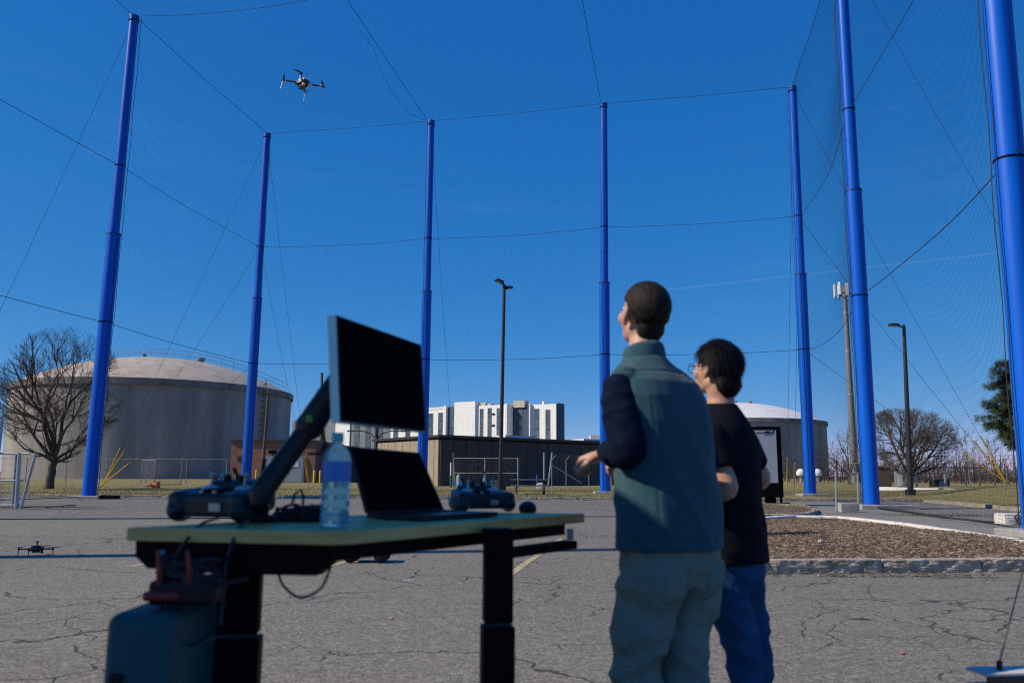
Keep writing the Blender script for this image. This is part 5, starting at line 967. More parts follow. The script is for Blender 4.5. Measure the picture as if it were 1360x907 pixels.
# ================================================================== drones and rover
M_carbon = pm('carbon_black', (.013, .013, .015), (.02, .02, .022), 30, .4); M_pale2 = pm('white_shell', (.62, .63, .66), (.5, .51, .54), 8, .4)
def drone(label, c_, yaw, arm_l, M0, leg_h, white=False, mast=False, prop=.2, blade_a=(0.4, 1.9, 1.0, 2.6)):
    o_ = thing('drone', label, 'drone', c_); Mx = M0 @ Matrix.Rotation(yaw, 3, 'Z'); T_ = lambda v: Mx @ Vector(v) + Vector(c_); b_ = arm_l
    MB().bevbox(T_((0, 0, 0)), (.30*b_/.4, .2*b_/.4, .075*b_/.4), .02*b_/.4, M=Mx).build('body', M_carbon, o_); MB().bevbox(T_((0, 0, .06*b_/.4)), (.2*b_/.4, .12*b_/.4, .05*b_/.4), .012*b_/.4, M=Mx).build('top_plate', M_pale2 if white else M_carbon, o_); MB().bevbox(T_((0, 0, -.06*b_/.4)), (.16*b_/.4, .11*b_/.4, .05*b_/.4), .01*b_/.4, M=Mx).build('battery', M_carbon, o_)
    MB().ell(T_((.11*b_/.4, -.06*b_/.4, -.07*b_/.4)), (.035*b_/.4,)*3, nu=12, nv=8).build('camera', M_carbon if not white else M_pale2, o_, smooth=True)
    for sx in (-1, 1): MB().bevbox(T_((sx*.12*b_/.4, .07*b_/.4, -.01)), (.07*b_/.4, .08*b_/.4, .06*b_/.4), .01*b_/.4, M=Mx).build('sensor', M_pale2 if white else M_carbon, o_)
    for k_ in range(4):
        a = math.pi/4 + k_*math.pi/2; e_ = Vector((math.cos(a), math.sin(a), 0))*b_; s_ = e_*.22; k2 = b_/.4
        am = MB().tube([T_(s_), T_(e_)], .016*k2, 8).build('arm', M_carbon, o_); MB().lathe(T_(e_+Vector((0, 0, -.02*k2))), [(.022*k2, 0), (.026*k2, .01*k2), (.026*k2, .05*k2), (.01*k2, .06*k2)], 12, Mx).build('motor', M_carbon, o_, smooth=True)
        if white: MB().tube([T_(e_*.84), T_(e_*.9)], .021*k2, 8).build('arm_sleeve', M_pale2, am)
        hz_ = Vector((0, 0, .045*k2)); pr = MB(); ba = blade_a[k_]
        for sg in (-1, 1):
            d_ = Vector((math.cos(ba), math.sin(ba), 0))*sg; w_ = Vector((-d_.y, d_.x, 0)); L = prop*k2; tw = Vector((0, 0, .008*k2))
            pr.add([T_(e_+hz_+w_*.012*k2), T_(e_+hz_-w_*.012*k2), T_(e_+hz_+d_*L*.3-w_*.022*k2-tw), T_(e_+hz_+d_*L*.3+w_*.02*k2+tw), T_(e_+hz_+d_*L-w_*.008*k2), T_(e_+hz_+d_*L+w_*.008*k2+tw*.4)], [(0, 1, 2, 3), (3, 2, 4, 5)])
            pr.add([T_(e_+hz_+w_*.012*k2-tw*.4), T_(e_+hz_-w_*.012*k2-tw*.4), T_(e_+hz_+d_*L*.3-w_*.022*k2-tw*1.4), T_(e_+hz_+d_*L*.3+w_*.02*k2+tw*.6), T_(e_+hz_+d_*L-w_*.008*k2-tw*.3), T_(e_+hz_+d_*L+w_*.008*k2)], [(3, 2, 1, 0), (5, 4, 2, 3)])
        pr.build('propeller', M_carbon, o_); out = e_.normalized()
        MB().tube([T_(e_+Vector((0, 0, -.02*k2))), T_(e_*1.02+Vector((0, 0, -leg_h*.6))), T_(e_*1.05+Vector((0, 0, -leg_h)))], [.014*k2, .009*k2, .012*k2], 8).build('leg', M_pale2 if white else M_carbon, o_, smooth=True)
    if mast: MB().tube([T_((0, -.02, 0)), T_((0, -.02, .16*b_/.4))], .008, 6).build('mast', M_carbon, o_); MB().lathe(T_((0, -.02, .155*b_/.4)), [(.03*b_/.4, 0), (.034*b_/.4, .01), (.02*b_/.4, .022)], 14, Mx).build('antenna_puck', M_carbon, o_)
    return o_
fc = P(402.5, 111, 16.5); drone('quadcopter drone with pale legs hovering high inside the net cage', fc, rad(-37), .42, Matrix.Rotation(rad(6), 3, 'Y'), .20, white=True, prop=.17, blade_a=(2.2, .9, 2.6, 1.2))
gq = G(47, 737.5); drone('small dark quadcopter drone parked on the asphalt at the picture edge', (gq.x, gq.y, .085), rad(52), .215, Matrix.Identity(3), .085, mast=True, prop=.2, blade_a=(.1, .5, .2, -.2))
gq = G(485, 747.5); t = thing('ground_rover', 'small black wheeled rover on the asphalt hidden behind the desk', 'rover', (gq.x, gq.y, 0))
MB().bevbox((gq.x, gq.y+.15, .14), (.5, .34, .10), .03).build('body', M_carbon, t); MB().bevbox((gq.x, gq.y+.15, .21), (.26, .22, .06), .02).build('top_cover', M_carbon, t)
for sx in (-1, 1):
    for yy in (0, .3):
        w_ = MB(); w_.lathe((gq.x+sx*.19, gq.y+yy-.04, .085), [(.05, 0), (.08, .01), (.085, .025), (.085, .055), (.08, .07), (.05, .08)], 18, Matrix.Rotation(rad(-90), 3, 'X')); w_.build('wheel', M_plastic, t, smooth=True)
# small litter on the lot
for i, (xx, yy, col, lb) in enumerate(((1199, 869, (.4, .12, .09), 'small red scrap lying on the asphalt at the lower edge'), (520, 822, (.45, .36, .1), 'small yellow leaf on the asphalt below the desk'), (1088, 765, (.55, .55, .52), 'small pale stone fragment beside the granite kerb'), (1090, 719, (.4, .39, .37), 'grey stone lying among the wood chips'))):
    q = G(xx, yy, .2 if i == 3 else 0); m_ = MB(); m_.ell((0, 0, 0), (.02, .015, .008) if i < 3 else (.05, .04, .035), nu=7, nv=4); m_.v = [(v[0]*(1+.3*mnoise.noise((v[0]*60, v[1]*60, i)))+q.x, v[1]*(1+.3*mnoise.noise((v[1]*60, v[2]*60, i)))+q.y, v[2]+q.z+(.008 if i < 3 else .0)) for v in m_.v]; tag(m_.build(('scrap', 'leaf', 'stone', 'stone')[i], pm('bit%d' % i, col, None, 20, .8), origin=q), lb, ('litter', 'leaf', 'stone', 'stone')[i])

# ================================================================== people
M_skin = pm('skin', (.50, .29, .205), (.44, .24, .17), 12, .5, bump=.08, bscale=180, spec=.4); M_skin.node_tree.nodes['Principled BSDF'].inputs['Subsurface Weight'].default_value = .12; M_skin.node_tree.nodes['Principled BSDF'].inputs['Subsurface Radius'].default_value = (.012, .004, .002); M_skin.node_tree.nodes['Principled BSDF'].inputs['Subsurface Scale'].default_value = .6
M_vest = pm('teal_fleece', (.030, .086, .108), (.024, .073, .093), 60, .95, bump=.15, bscale=500, sheen=.2, spec=.08); M_navy = pm('navy_knit', (.004, .009, .026), (.003, .007, .020), 30, .9, bump=.3, bscale=300, spec=.08); M_chino = pm('grey_green_trousers', (.185, .225, .185), (.16, .195, .16), 14, .9, bump=.2, bscale=500, spec=.08)
M_tee = pm('black_tee', (.0032, .0055, .011), (.0026, .0045, .009), 20, .97, spec=.15, bump=.2, bscale=400); M_jean = pm('blue_denim', (.030, .100, .205), (.010, .044, .11), 5, .9, bump=.3, bscale=500, detail=8, contrast=(.3, .7), spec=.08); M_hair1 = pm('dark_brown_hair', (.021, .014, .011), (.009, .0065, .005), 60, .7, spec=.2, bump=.3, bscale=300, stretch=(1, 1, .3)); M_hair2 = pm('black_hair', (.005, .005, .006), (.008, .008, .009), 80, .6, spec=.15); M_shoe = pm('dark_shoe', (.03, .028, .027), None, 8, .6)
def ring(c_, a, b, r_, f_, n=28, e=2.3):
    out = []
    for k_ in range(n):
        an = 2*math.pi*k_/n; cx_, sy_ = math.cos(an), math.sin(an); x_ = math.copysign(abs(cx_)**(2/e), cx_)*a; y_ = math.copysign(abs(sy_)**(2/e), sy_)*b; out.append(Vector(c_) + r_*x_ + f_*y_)
    return out
def loft(mb, rings, cap=True):
    n = len(rings[0]); vs = [v for r_ in rings for v in r_]; fs = []
    for i in range(len(rings)-1):
        for k_ in range(n): k2 = (k_+1) % n; fs.append((i*n+k_, i*n+k2, (i+1)*n+k2, (i+1)*n+k_))
    if cap: fs.append(tuple(range(n-1, -1, -1))); fs.append(tuple((len(rings)-1)*n+k_ for k_ in range(n)))
    mb.add(vs, fs)
def spl(pts_, rs, n=6):
    P_, R_ = [], []
    for i in range(len(pts_)-1):
        a0, a1, a2, a3 = pts_[max(i-1, 0)], pts_[i], pts_[i+1], pts_[min(i+2, len(pts_)-1)]
        for f in np.linspace(0, 1, n+1)[:-1]: P_.append(.5*((2*a1)+(a2-a0)*f+(2*a0-5*a1+4*a2-a3)*f*f+(3*a1-a0-3*a2+a3)*f**3)); R_.append(rs[i]*(1-f)+rs[i+1]*f)
    P_.append(pts_[-1]); R_.append(rs[-1]); return P_, R_
def limb(mb, pts_, rs, n=18): p_, r_ = spl([Vector(v) for v in pts_], rs); mb.tube(p_, r_, n)
def hand(mb, w, d, pn, thumb, curl=1.0, s_=1.0):
    """w wrist, d towards the fingers, pn palm normal, thumb = +1/-1 side"""
    d = Vector(d).normalized(); pn = Vector(pn); pn = (pn-d*pn.dot(d)).normalized(); sd_ = d.cross(pn)*thumb; w = Vector(w)
    for k_, o_ in enumerate((.026, .009, -.009, -.026)): mb.tube([w+d*.0*s_+sd_*o_*.6*s_, w+d*.045*s_+sd_*o_*.9*s_, w+d*.085*s_+sd_*o_*s_], [.017*s_, .0165*s_, .0125*s_], 10)
    for k_, (o_, L) in enumerate(((.027, .92), (.0095, 1.0), (-.0085, .95), (-.026, .76))):
        p_ = w + d*(.083)*s_ + sd_*o_*s_; dir_ = d.copy(); pts_ = [p_]; cum = 0.0
        for sl, ang_ in ((.042, .45*curl), (.027, .95*curl), (.021, .7*curl)):
            cum += ang_; dir_ = d*math.cos(cum) + pn*math.sin(cum); pts_.append(pts_[-1] + dir_*sl*L*s_)
        mb.tube(pts_, [.0105*s_, .0098*s_, .009*s_, .0075*s_], 10)
    tb_ = w + d*.03*s_ + sd_*.026*s_ + pn*.006; t1_ = tb_ + (d*.55+sd_*.75+pn*.45).normalized()*.036*s_; t2_ = t1_ + (d*.85+sd_*.1+pn*.5).normalized()*.03*s_; t3_ = t2_ + (d*.8-sd_*.35+pn*.5).normalized()*.023*s_; mb.tube([tb_, t1_, t2_, t3_], [.0145*s_, .0125*s_, .011*s_, .008*s_], 10)
def headm(az, up, roll=0.0): return Matrix.Rotation(az, 3, 'Z') @ Matrix.Rotation(up, 3, 'X') @ Matrix.Rotation(roll, 3, 'Y')
def head(mb, c_, Mh, s_=1.0, neck=None):
    T_ = lambda v: Mh @ (Vector(v)*s_) + Vector(c_); E_ = lambda v, r_, M2=None: mb.ell(T_(v), tuple(k*s_ for k in r_), Mh if M2 is None else Mh @ M2, 24, 16)
    E_((0, -.014, .026), (.074, .094, .086)); E_((0, .032, -.022), (.064, .058, .080)); E_((0, .042, -.078), (.048, .046, .036)); E_((0, .0, -.062), (.060, .064, .046)); E_((0, .082, .012), (.045, .016, .014)); E_((0, .088, -.03), (.03, .018, .035))
    E_((0, .1, -.022), (.012, .018, .022)); E_((0, .108, -.036), (.014, .012, .009)); E_((0, .09, -.07), (.024, .012, .009)); E_((0, .084, -.1), (.018, .014, .012))
    for sx in (-1, 1):
        Me = Matrix.Rotation(sx*rad(-24), 3, 'Z') @ Matrix.Rotation(rad(12), 3, 'X'); E_((sx*.083, -.014, -.010), (.0065, .019, .033), Me); E_((sx*.090, -.026, -.002), (.006, .010, .026), Me); E_((sx*.078, -.006, -.038), (.008, .011, .012), Me); E_((sx*.07, -.005, -.012), (.012, .014, .022), Me); E_((sx*.045, .06, -.025), (.022, .024, .026))
    if neck is not None: limb(mb, [T_((0, -.014, -.03)), T_((0, -.022, -.085)), Vector(neck)+Vector((0, 0, .02)), Vector(neck)-Vector((0, 0, .05))], [.052*s_, .053*s_, .058*s_, .07*s_])
def hairmask(d, style):
    x_, y_, z_ = d
    fr = .80 if z_ > .45 else (.30 + .5*max(0, (z_-.1)/.35) if z_ > .1 else (.12 if z_ > -.12 else -.12))
    if style == 2: fr = .86 if z_ > .42 else (.55 if z_ > .15 else (.22 if z_ > -.12 else -.1))
    lo_z = -.95 if y_ < -.3 else (-.34 if style == 2 else -.3)
    a = (fr-y_)/.12; b_ = (z_-lo_z)/.12; return max(-1, min(1, a, b_))
def hair(name, c_, Mh, s_, mat, style, parent, seed):
    R_ = random.Random(seed); T_ = lambda v: Mh @ (Vector(v)*s_) + Vector(c_); m_ = MB(); nu, nv = 72, 48; vs = []; c0 = Vector((0, -.014, .026)); rr = Vector((.074, .094, .086)); th = .0095 if style == 1 else .017
    def surf(d, t_): return Vector((c0.x+d.x*(rr.x+t_), c0.y+d.y*(rr.y+t_), c0.z+d.z*(rr.z+t_)))
    for j in range(nv+1):
        ph = math.pi*(j+.001)/(nv+.002)
        for k_ in range(nu):
            a = 2*math.pi*k_/nu; d = Vector((math.sin(ph)*math.cos(a), math.sin(ph)*math.sin(a), math.cos(ph))); mk_ = hairmask(d, style); t_ = th*mk_ if mk_ > 0 else -.006
            if mk_ > 0: t_ += ((.0025 if style == 1 else .0035)*mnoise.fractal((d.x*9+seed, d.y*9, d.z*4), .7, 2.2, 3) + (0 if style == 1 else .002*math.sin(math.atan2(d.x, d.y)*34+3*mnoise.noise((d.x*3, d.y*3, d.z*2)))))*mk_
            vs.append(T_(surf(d, t_)))
    fs = [(j*nu+k_, (j+1)*nu+k_, (j+1)*nu+(k_+1) % nu, j*nu+(k_+1) % nu) for j in range(nv) for k_ in range(nu)] + [tuple(range(nu)), tuple(nv*nu+k_ for k_ in range(nu-1, -1, -1))]; m_.add(vs, fs)
    if style == 1: m_.ell(T_((0, -.058, -.048)), (.055*s_, .036*s_, .052*s_), Mh)
    else: m_.ell(T_((0, -.066, -.055)), (.064*s_, .045*s_, .062*s_), Mh)
    def ripple(c_): return .0011*mnoise.fractal((c_.x*80+seed, c_.y*80, c_.z*26), .8, 2.1, 3)
    hs_ = solid(m_, name, .0034*s_, mat, parent, 5, ripple)
    if style == 1: return hs_
    m_ = MB()
    for k_ in range(9000):
        d = Vector((R_.gauss(0, 1), R_.gauss(0, 1), R_.gauss(0, 1))).normalized(); mk_ = hairmask(d, style)
        nape = R_.random() < .2
        if nape:
            cN, rN = (Vector((0, -.058, -.048)), Vector((.055, .036, .052))) if style == 1 else (Vector((0, -.066, -.055)), Vector((.064, .045, .062))); d = Vector((d.x, -abs(d.y), d.z)); p_ = Vector((cN.x+d.x*rN.x, cN.y+d.y*rN.y, cN.z+d.z*rN.z))
        elif mk_ <= .05: continue
        else: p_ = surf(d, th*min(1, mk_)-.002)
        dn = Vector((0, 0, -1)); flow = (dn + Vector((0, -.25, 0)) + Vector((0, .9, .5))*max(0, d.z-.35)*(1 if style == 1 else 1.6)); flow = (flow-d*flow.dot(d)); flow = flow.normalized() if flow.length > .05 else Vector((0, 1, 0)); L = (R_.uniform(.004, .009) if style == 1 else R_.uniform(.03, .075)*(.7 if nape else 1))
        wv = .22 if style == 1 else .07; dd = (flow*(1.0 if style == 2 else .75) + d*(.32 if style == 1 else R_.uniform(-.02, .10)) + Vector((R_.gauss(0, wv), R_.gauss(0, wv), R_.gauss(0, wv)))).normalized(); side = dd.cross(d); side = side.normalized()*(.0007 if style == 1 else .0012); mid_ = p_+dd*L*.55+d*(.002 if style == 1 else .0005); e_ = p_+dd*L-d*(.003 if style == 1 else .006)
        m_.add([T_(p_-side), T_(p_+side), T_(mid_+side), T_(mid_-side), T_(e_)], [(0, 1, 2, 3), (3, 2, 4)])
    return m_.build('hair_strands', mat, parent, smooth=True, angle=80)
def fold(amp, fx, fz, seed, dir_=(1, 0, 0)):
    dv = Vector(dir_)
    def f(c_):
        n1 = mnoise.noise((c_.dot(dv)*fx+seed, c_.y*fx*.8, c_.z*fz)); n2 = mnoise.noise((c_.x*fx*2.3+seed*2, c_.y*fx*2+5, c_.z*fz*2.1)); return amp*((1-abs(n1)*2.2)*.7+n2*.45)
    return f
# ---------- person in the fleece vest
az1 = rad(31); f1 = Vector((-math.sin(az1), math.cos(az1), 0)); r1 = Vector((math.cos(az1), math.sin(az1), 0)); p1o = Vector((.545, 2.9, 0))
pa = thing('person', 'person in teal fleece vest, navy sleeves and grey trousers gazing up at the drone', 'person', p1o)
tor = [(.80, .55, 2.9, .176, .132), (.86, .55, 2.9, .181, .139), (.95, .547, 2.9, .180, .142), (1.06, .543, 2.9, .174, .140), (1.18, .534, 2.9, .176, .138), (1.29, .522, 2.9, .186, .135), (1.37, .510, 2.9, .188, .126), (1.425, .502, 2.902, .172, .108), (1.465, .493, 2.907, .140, .084), (1.495, .483, 2.912, .096, .070), (1.52, .477, 2.916, .064, .060)]
H1 = P(855, 417, 2.93); Mh1 = headm(rad(23), rad(15)); nk1 = Vector((.476, 2.918, 1.515))
Ls, Rs = Vector((.510, 2.9, 1.422))-r1*.160, Vector((.505, 2.9, 1.40))+r1*.130+f1*.05
Le, Lw = P(834, 594, 2.75), P(809, 602, 2.95); Re, Rw = Vector((.70, 3.04, 1.14)), Vector((.50, 3.2, 1.16))
bm_ = MB(); head(bm_, H1, Mh1, 1.0, nk1); loft(bm_, [ring((x_, y_, z_), a*.9, b_*.9, r1, f1) for z_, x_, y_, a, b_ in tor])
LK, RK, LF, RF = Vector((.425, 2.87, .47)), Vector((.588, 2.96, .47)), Vector((.415, 2.85, .08)), Vector((.60, 2.97, .08)); LH, RH = Vector((.548, 2.9, .84))-r1*.088, Vector((.548, 2.9, .84))+r1*.088
for h_, k_, f_ in ((LH, LK, LF), (RH, RK, RF)): limb(bm_, [h_, k_, f_], [.07, .05, .036]); limb(bm_, [f_+Vector((0, 0, -.03)), f_+f1*.08-Vector((0, 0, .04)), f_+f1*.15-Vector((0, 0, .045))], [.035, .035, .025])
limb(bm_, [Ls+r1*.04, Ls, Ls.lerp(Le, .5), Le, Le.lerp(Lw, .5), Lw], [.03, .036, .042, .04, .038, .029]); limb(bm_, [Rs-r1*.04, Rs, Rs.lerp(Re, .5), Re, Rw], [.03, .036, .04, .04, .029])
hd1 = Vector((-.70, .45, -.22)); hand(bm_, Lw+hd1.normalized()*.008, hd1, Vector((.1, -.15, -.95)), 1, 1.75, 1.12); hand(bm_, Rw, Vector((-.8, .4, -.1)), Vector((-.2, -.6, -.6)), 1, 1.0)
solid(bm_, 'body', .0052, M_skin, pa, 4)
hair('hair', H1, Mh1, 1.0, M_hair1, 1, pa, 3)
for sx in (-1, 1): MB().ell(Mh1 @ Vector((sx*.031, .0775, -.004)) + H1, (.011, .011, .009), nu=12, nv=8).build('eye', M_white, pa, smooth=True)
vs_ = MB(); loft(vs_, [ring((x_, y_, z_), a+.010, b_+.010, r1, f1) for z_, x_, y_, a, b_ in tor if z_ > .85])
for s_, pS in ((-1, Ls), (1, Rs)): vs_.ell(pS-r1*s_*(.022 if s_ < 0 else .01)+Vector((0, 0, .010)), (.056, .066, .056))
def f1w(c_):
    k_ = max(0, min(1, (1.42-c_.z)/.3)); base_ = .0045*mnoise.noise((c_.x*7+2, c_.y*7, c_.z*3.2)) + .0028*mnoise.noise((c_.x*16, c_.y*16+4, c_.z*8)); dg = mnoise.noise(((c_.x+c_.z*.55)*11, c_.y*5, 7.7)); return base_*1.3 + .011*(1-2.4*abs(dg))*k_*.8
def f1s(c_):                                        # panel seams and the hem stitched into the fleece
    lr_ = (c_.x-.53)*r1.x + (c_.y-2.9)*r1.y; fb_ = (c_.x-.53)*f1.x + (c_.y-2.9)*f1.y; g_ = 0.0
    if fb_ < .03 and c_.z < 1.36: g_ += .002*max(0, 1-abs(abs(lr_)-.125-.06*max(0, c_.z-1.15))/.005)
    g_ += .003*max(0, 1-abs(c_.z-.888)/.005) + .003*max(0, 1-abs(c_.z-1.452+.12*fb_)/.005)*(1 if fb_ < 0 else 0); return f1w(c_)-g_
vo = solid(vs_, 'vest', .0048, M_vest, pa, 7, f1s)
# standing collar
cl_ = MB(); up3 = Vector((0, 0, 1)); n_ = 32; rr_ = []
for (dz, ra, rb_, tf) in ((-.035, .082, .076, .0), (0.0, .079, .074, .0), (.03, .0765, .072, .004), (.043, .0735, .069, .006), (.044, .069, .065, .006), (.03, .067, .063, .004), (-.03, .067, .063, 0)):
    rr_.append([v + Vector((0, 0, -(v-nk1).dot(f1)*.28)) for v in ring(nk1+Vector((.0, .0, dz))+f1*tf, ra, rb_, r1, f1, n_, 2.0)])
loft(cl_, rr_, cap=False); cl_.build('collar', M_vest, pa, smooth=True, angle=70)
sl = MB(); limb(sl, [Ls+r1*.05+Vector((0, 0, -.01)), Ls+r1*.004+Vector((0, 0, -.018)), Ls.lerp(Le, .45)-r1*.012, Le+Vector((0, -.005, -.005)), Le.lerp(Lw, .5)+Vector((0, 0, -.005)), Lw.lerp(Le, -.04)], [.042, .057, .060, .056, .050, .040], 22)
def fsl(c_): return .0075*(1-2.4*abs(mnoise.noise((c_.x*9+c_.z*8, c_.y*9+3, c_.z*13-c_.x*8)))) + .0025*mnoise.noise((c_.x*30, c_.y*30, c_.z*30))
solid(sl, 'sleeve', .006, M_navy, pa, 3, fsl); sr = MB(); limb(sr, [Rs-r1*.05, Rs, Rs.lerp(Re, .5), Re, Rw.lerp(Re, .06)], [.045, .05, .052, .05, .042]); solid(sr, 'sleeve', .008, M_navy, pa, 3, fsl)
tr1 = MB(); loft(tr1, [ring((.548, 2.9, z_), a, b_, r1, f1) for z_, a, b_ in ((.74, .150, .115), (.80, .180, .138), (.86, .183, .140), (.93, .180, .138), (.99, .17, .13))])
for h_, k_, f_, sg in ((LH, LK, LF, -1), (RH, RK, RF, 1)): limb(tr1, [h_+Vector((0, 0, .03))-r1*sg*.0, h_+Vector((0, 0, -.10))+r1*sg*.004, h_.lerp(k_, .62), k_, k_.lerp(f_, .5), f_+Vector((0, 0, .02))], [.085, .097, .086, .076, .070, .062], 26)
for sg in (-1, 1): tr1.ell(Vector((.548, 2.9, .79))-f1*.042+r1*sg*.078, (.092, .09, .105))
def ftr(c_):
    k_ = max(0, min(1, (.84-c_.z)/.08)); a = mnoise.noise((c_.x*5+c_.z*6, c_.y*5, c_.z*6.5)); b_ = mnoise.noise((c_.x*9-c_.z*9, c_.y*8, c_.z*5+4)); c2_ = mnoise.noise((c_.x*24, c_.y*24, c_.z*30)); return k_*(.015*(1-2.6*abs(a))+.010*(1-2.4*abs(b_))+.0028*c2_)
def pocket(c_, cx_, cy_, r_, f_, z0_, z1_, sgn=1):     # stitched back pockets, yoke and side seams
    lr_ = (c_.x-cx_)*r_.x + (c_.y-cy_)*r_.y; fb_ = (c_.x-cx_)*f_.x + (c_.y-cy_)*f_.y; g_ = 0.0
    if fb_ < 0:
        u_ = abs(abs(lr_)-.085)-.042; w_ = abs(c_.z-(z0_+z1_)/2)-(z1_-z0_)/2; d_ = max(u_, w_); g_ = .004*max(0, 1-abs(d_)/.0055)
        if c_.z > z0_: g_ += .003*max(0, 1-abs(lr_)/.005)
    g_ += .0035*max(0, 1-abs(fb_-.01)/.005) if abs(lr_) > .1 else 0; return g_
def ftrs(c_): return ftr(c_) - pocket(c_, .548, 2.9, r1, f1, .70, .81)
solid(tr1, 'trousers', .0048, M_chino, pa, 5, ftrs)
for f_ in (LF, RF): sh = MB(); sh.ell(f_+f1*.07-Vector((0, 0, .035)), (.046, .135, .042), Matrix.Rotation(az1, 3, 'Z')); sh.box(f_+f1*.06-Vector((0, 0, .068)), (.085, .27, .022), az1); solid(sh, 'shoe', .007, M_shoe, pa, 4)
# ---------- person in the dark tee
az2 = rad(50); f2 = Vector((-math.sin(az2), math.cos(az2), 0)); r2 = Vector((math.cos(az2), math.sin(az2), 0)); c2o = Vector((.915, 3.32, 0))
pb_ = thing('person', 'dark haired person in black tee and blue jeans looking up, glasses on', 'person', c2o)
tor2 = [(0.72, 0.864, 3.32, 0.150, 0.112), (0.77, 0.864, 3.32, 0.154, 0.116), (0.9, 0.859, 3.32, 0.148, 0.114), (1.02, 0.854, 3.32, 0.145, 0.110), (1.14, 0.858, 3.32, 0.148, 0.110), (1.22, 0.859, 3.32, 0.152, 0.108), (1.28, 0.855, 3.322, 0.134, 0.095), (1.33, 0.851, 3.328, 0.096, 0.076), (1.365, 0.848, 3.334, 0.062, 0.061), (1.392, 0.846, 3.338, 0.045, 0.048)]
H2 = P(951, 490, 3.34); Mh2 = headm(rad(40), rad(8)); nk2 = Vector((.852, 3.338, 1.395))
Ls2, Rs2 = Vector((.868, 3.32, 1.250))-r2*.145, Vector((.868, 3.32, 1.250))+r2*.138
Le2, Lw2 = P(965, 652, 3.16), Vector((.62, 3.36, 1.08)); Re2, Rw2 = P(1009, 640, 3.52), Vector((.86, 3.68, 1.06))
bm_ = MB(); head(bm_, H2, Mh2, .92, nk2); loft(bm_, [ring((x_, y_, z_), a*.9, b_*.9, r2, f2) for z_, x_, y_, a, b_ in tor2])
LK2, RK2 = Vector((.885, 3.27, .43)), Vector((.965, 3.41, .43)); LF2, RF2 = Vector((.915, 3.25, .08)), Vector((1.005, 3.44, .08)); LH2, RH2 = Vector((.870, 3.32, .76))-r2*.078, Vector((.870, 3.32, .76))+r2*.078
for h_, k_, f_ in ((LH2, LK2, LF2), (RH2, RK2, RF2)): limb(bm_, [h_, k_, f_], [.065, .045, .034]); limb(bm_, [f_+Vector((0, 0, -.03)), f_+f2*.08-Vector((0, 0, .04)), f_+f2*.15-Vector((0, 0, .045))], [.033, .033, .024])
limb(bm_, [Ls2+r2*.04, Ls2, Ls2.lerp(Le2, .55), Le2+Vector((0, 0, .005)), Le2.lerp(Lw2, .4), Lw2], [.04, .047, .045, .041, .040, .027]); limb(bm_, [Rs2-r2*.04, Rs2, Rs2.lerp(Re2, .5), Re2, Rw2], [.04, .046, .042, .036, .026])
hand(bm_, Lw2, Vector((-.75, .6, .1)), Vector((.3, .1, -.8)), -1, .9, .95); hand(bm_, Rw2, Vector((-.8, .5, .1)), Vector((-.2, -.5, -.7)), 1, .9, .95)
solid(bm_, 'body', .0052, M_skin, pb_, 4); hair('hair', H2, Mh2, .93, M_hair2, 2, pb_, 8)
for sx in (-1, 1): MB().ell(Mh2 @ Vector((sx*.029, .071, -.004)) + H2, (.010, .010, .008), nu=12, nv=8).build('eye', M_white, pb_, smooth=True)
gl = thing('glasses', 'thin metal eyeglasses on the dark haired person', 'glasses', H2); TG = lambda v: Mh2 @ (Vector(v)*.93) + H2
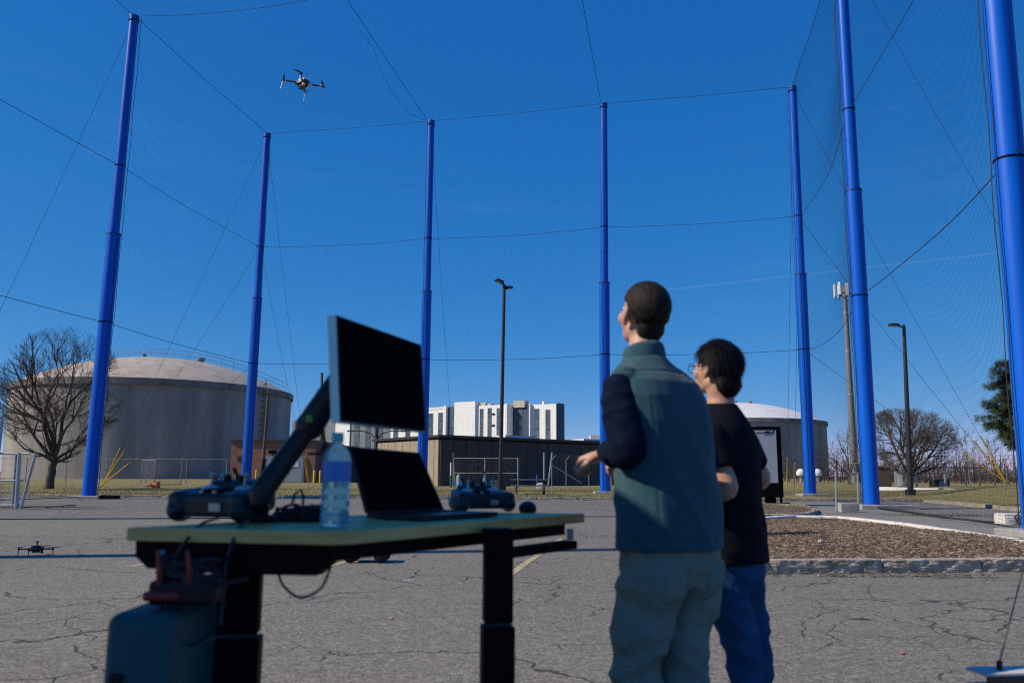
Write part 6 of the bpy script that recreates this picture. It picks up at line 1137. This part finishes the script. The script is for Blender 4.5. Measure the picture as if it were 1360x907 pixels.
for sx in (-1, 1):
    MB().tube([TG((sx*.034+.024*math.cos(a), .108, -.006+.02*math.sin(a))) for a in np.linspace(0, 2*math.pi, 20)], .0014, 5).build('rim', M_plastic, gl); MB().tube([TG((sx*.058, .108, 0)), TG((sx*.075, .085, .002)), TG((sx*.083, 0, .004)), TG((sx*.084, -.02, -.01))], .0014, 5).build('temple', M_plastic, gl); MB().lathe(TG((sx*.034, .107, -.006)), [(.022, 0), (.022, .001)], 18, Mh2 @ Matrix.Rotation(rad(-90), 3, 'X')).build('lens', glass_mat('spectacle_lens', (1, 1, 1), .0, 1.05), gl)
MB().tube([TG((-.01, .109, 0)), TG((0, .112, .004)), TG((.01, .109, 0))], .0014, 5).build('bridge', M_plastic, gl)
ts = MB(); loft(ts, [ring((x_, y_, z_), a+.016, b_+.016, r2, f2) for z_, x_, y_, a, b_ in tor2 if z_ > .75 and z_ < 1.4])
for pS, pE, rS in ((Ls2, Le2, 1), (Rs2, Re2, -1)): limb(ts, [pS+r2*rS*.05, pS, pS.lerp(pE, .35), pS.lerp(pE, .60)], [.05, .062, .066, .066], 22)
def fts(c_):
    k_ = max(.3, min(1, (1.2-c_.z)/.3)); return k_*(.007*(1-2.3*abs(mnoise.noise((c_.x*8+c_.z*5, c_.y*8, c_.z*6))))+.003*mnoise.noise((c_.x*20, c_.y*20, c_.z*16)))
solid(ts, 't_shirt', .0068, M_tee, pb_, 4, fts)
j2 = MB(); loft(j2, [ring((.870, 3.32, z_), a, b_, r2, f2) for z_, a, b_ in ((.66, .136, .104), (.72, .150, .110), (.80, .146, .106), (.90, .138, .10))])
for h_, k_, f_ in ((LH2, LK2, LF2), (RH2, RK2, RF2)): limb(j2, [h_+Vector((0, 0, .03)), h_+Vector((0, 0, -.10)), h_.lerp(k_, .6), k_, k_.lerp(f_, .5), f_+Vector((0, 0, .02))], [.074, .083, .074, .064, .060, .056], 24)
def fj(c_): return .009*(1-2.4*abs(mnoise.noise((c_.x*8+c_.z*9, c_.y*8, c_.z*9))))+.003*mnoise.noise((c_.x*26, c_.y*26, c_.z*30))
def fjs(c_): return fj(c_) - pocket(c_, .870, 3.32, r2, f2, .58, .70)
solid(j2, 'jeans', .0048, M_jean, pb_, 5, fjs)
for f_ in (LF2, RF2): sh = MB(); sh.ell(f_+f2*.07-Vector((0, 0, .035)), (.045, .13, .042), Matrix.Rotation(az2, 3, 'Z')); sh.box(f_+f2*.06-Vector((0, 0, .068)), (.083, .26, .022), az2); solid(sh, 'shoe', .007, M_shoe, pb_, 4)
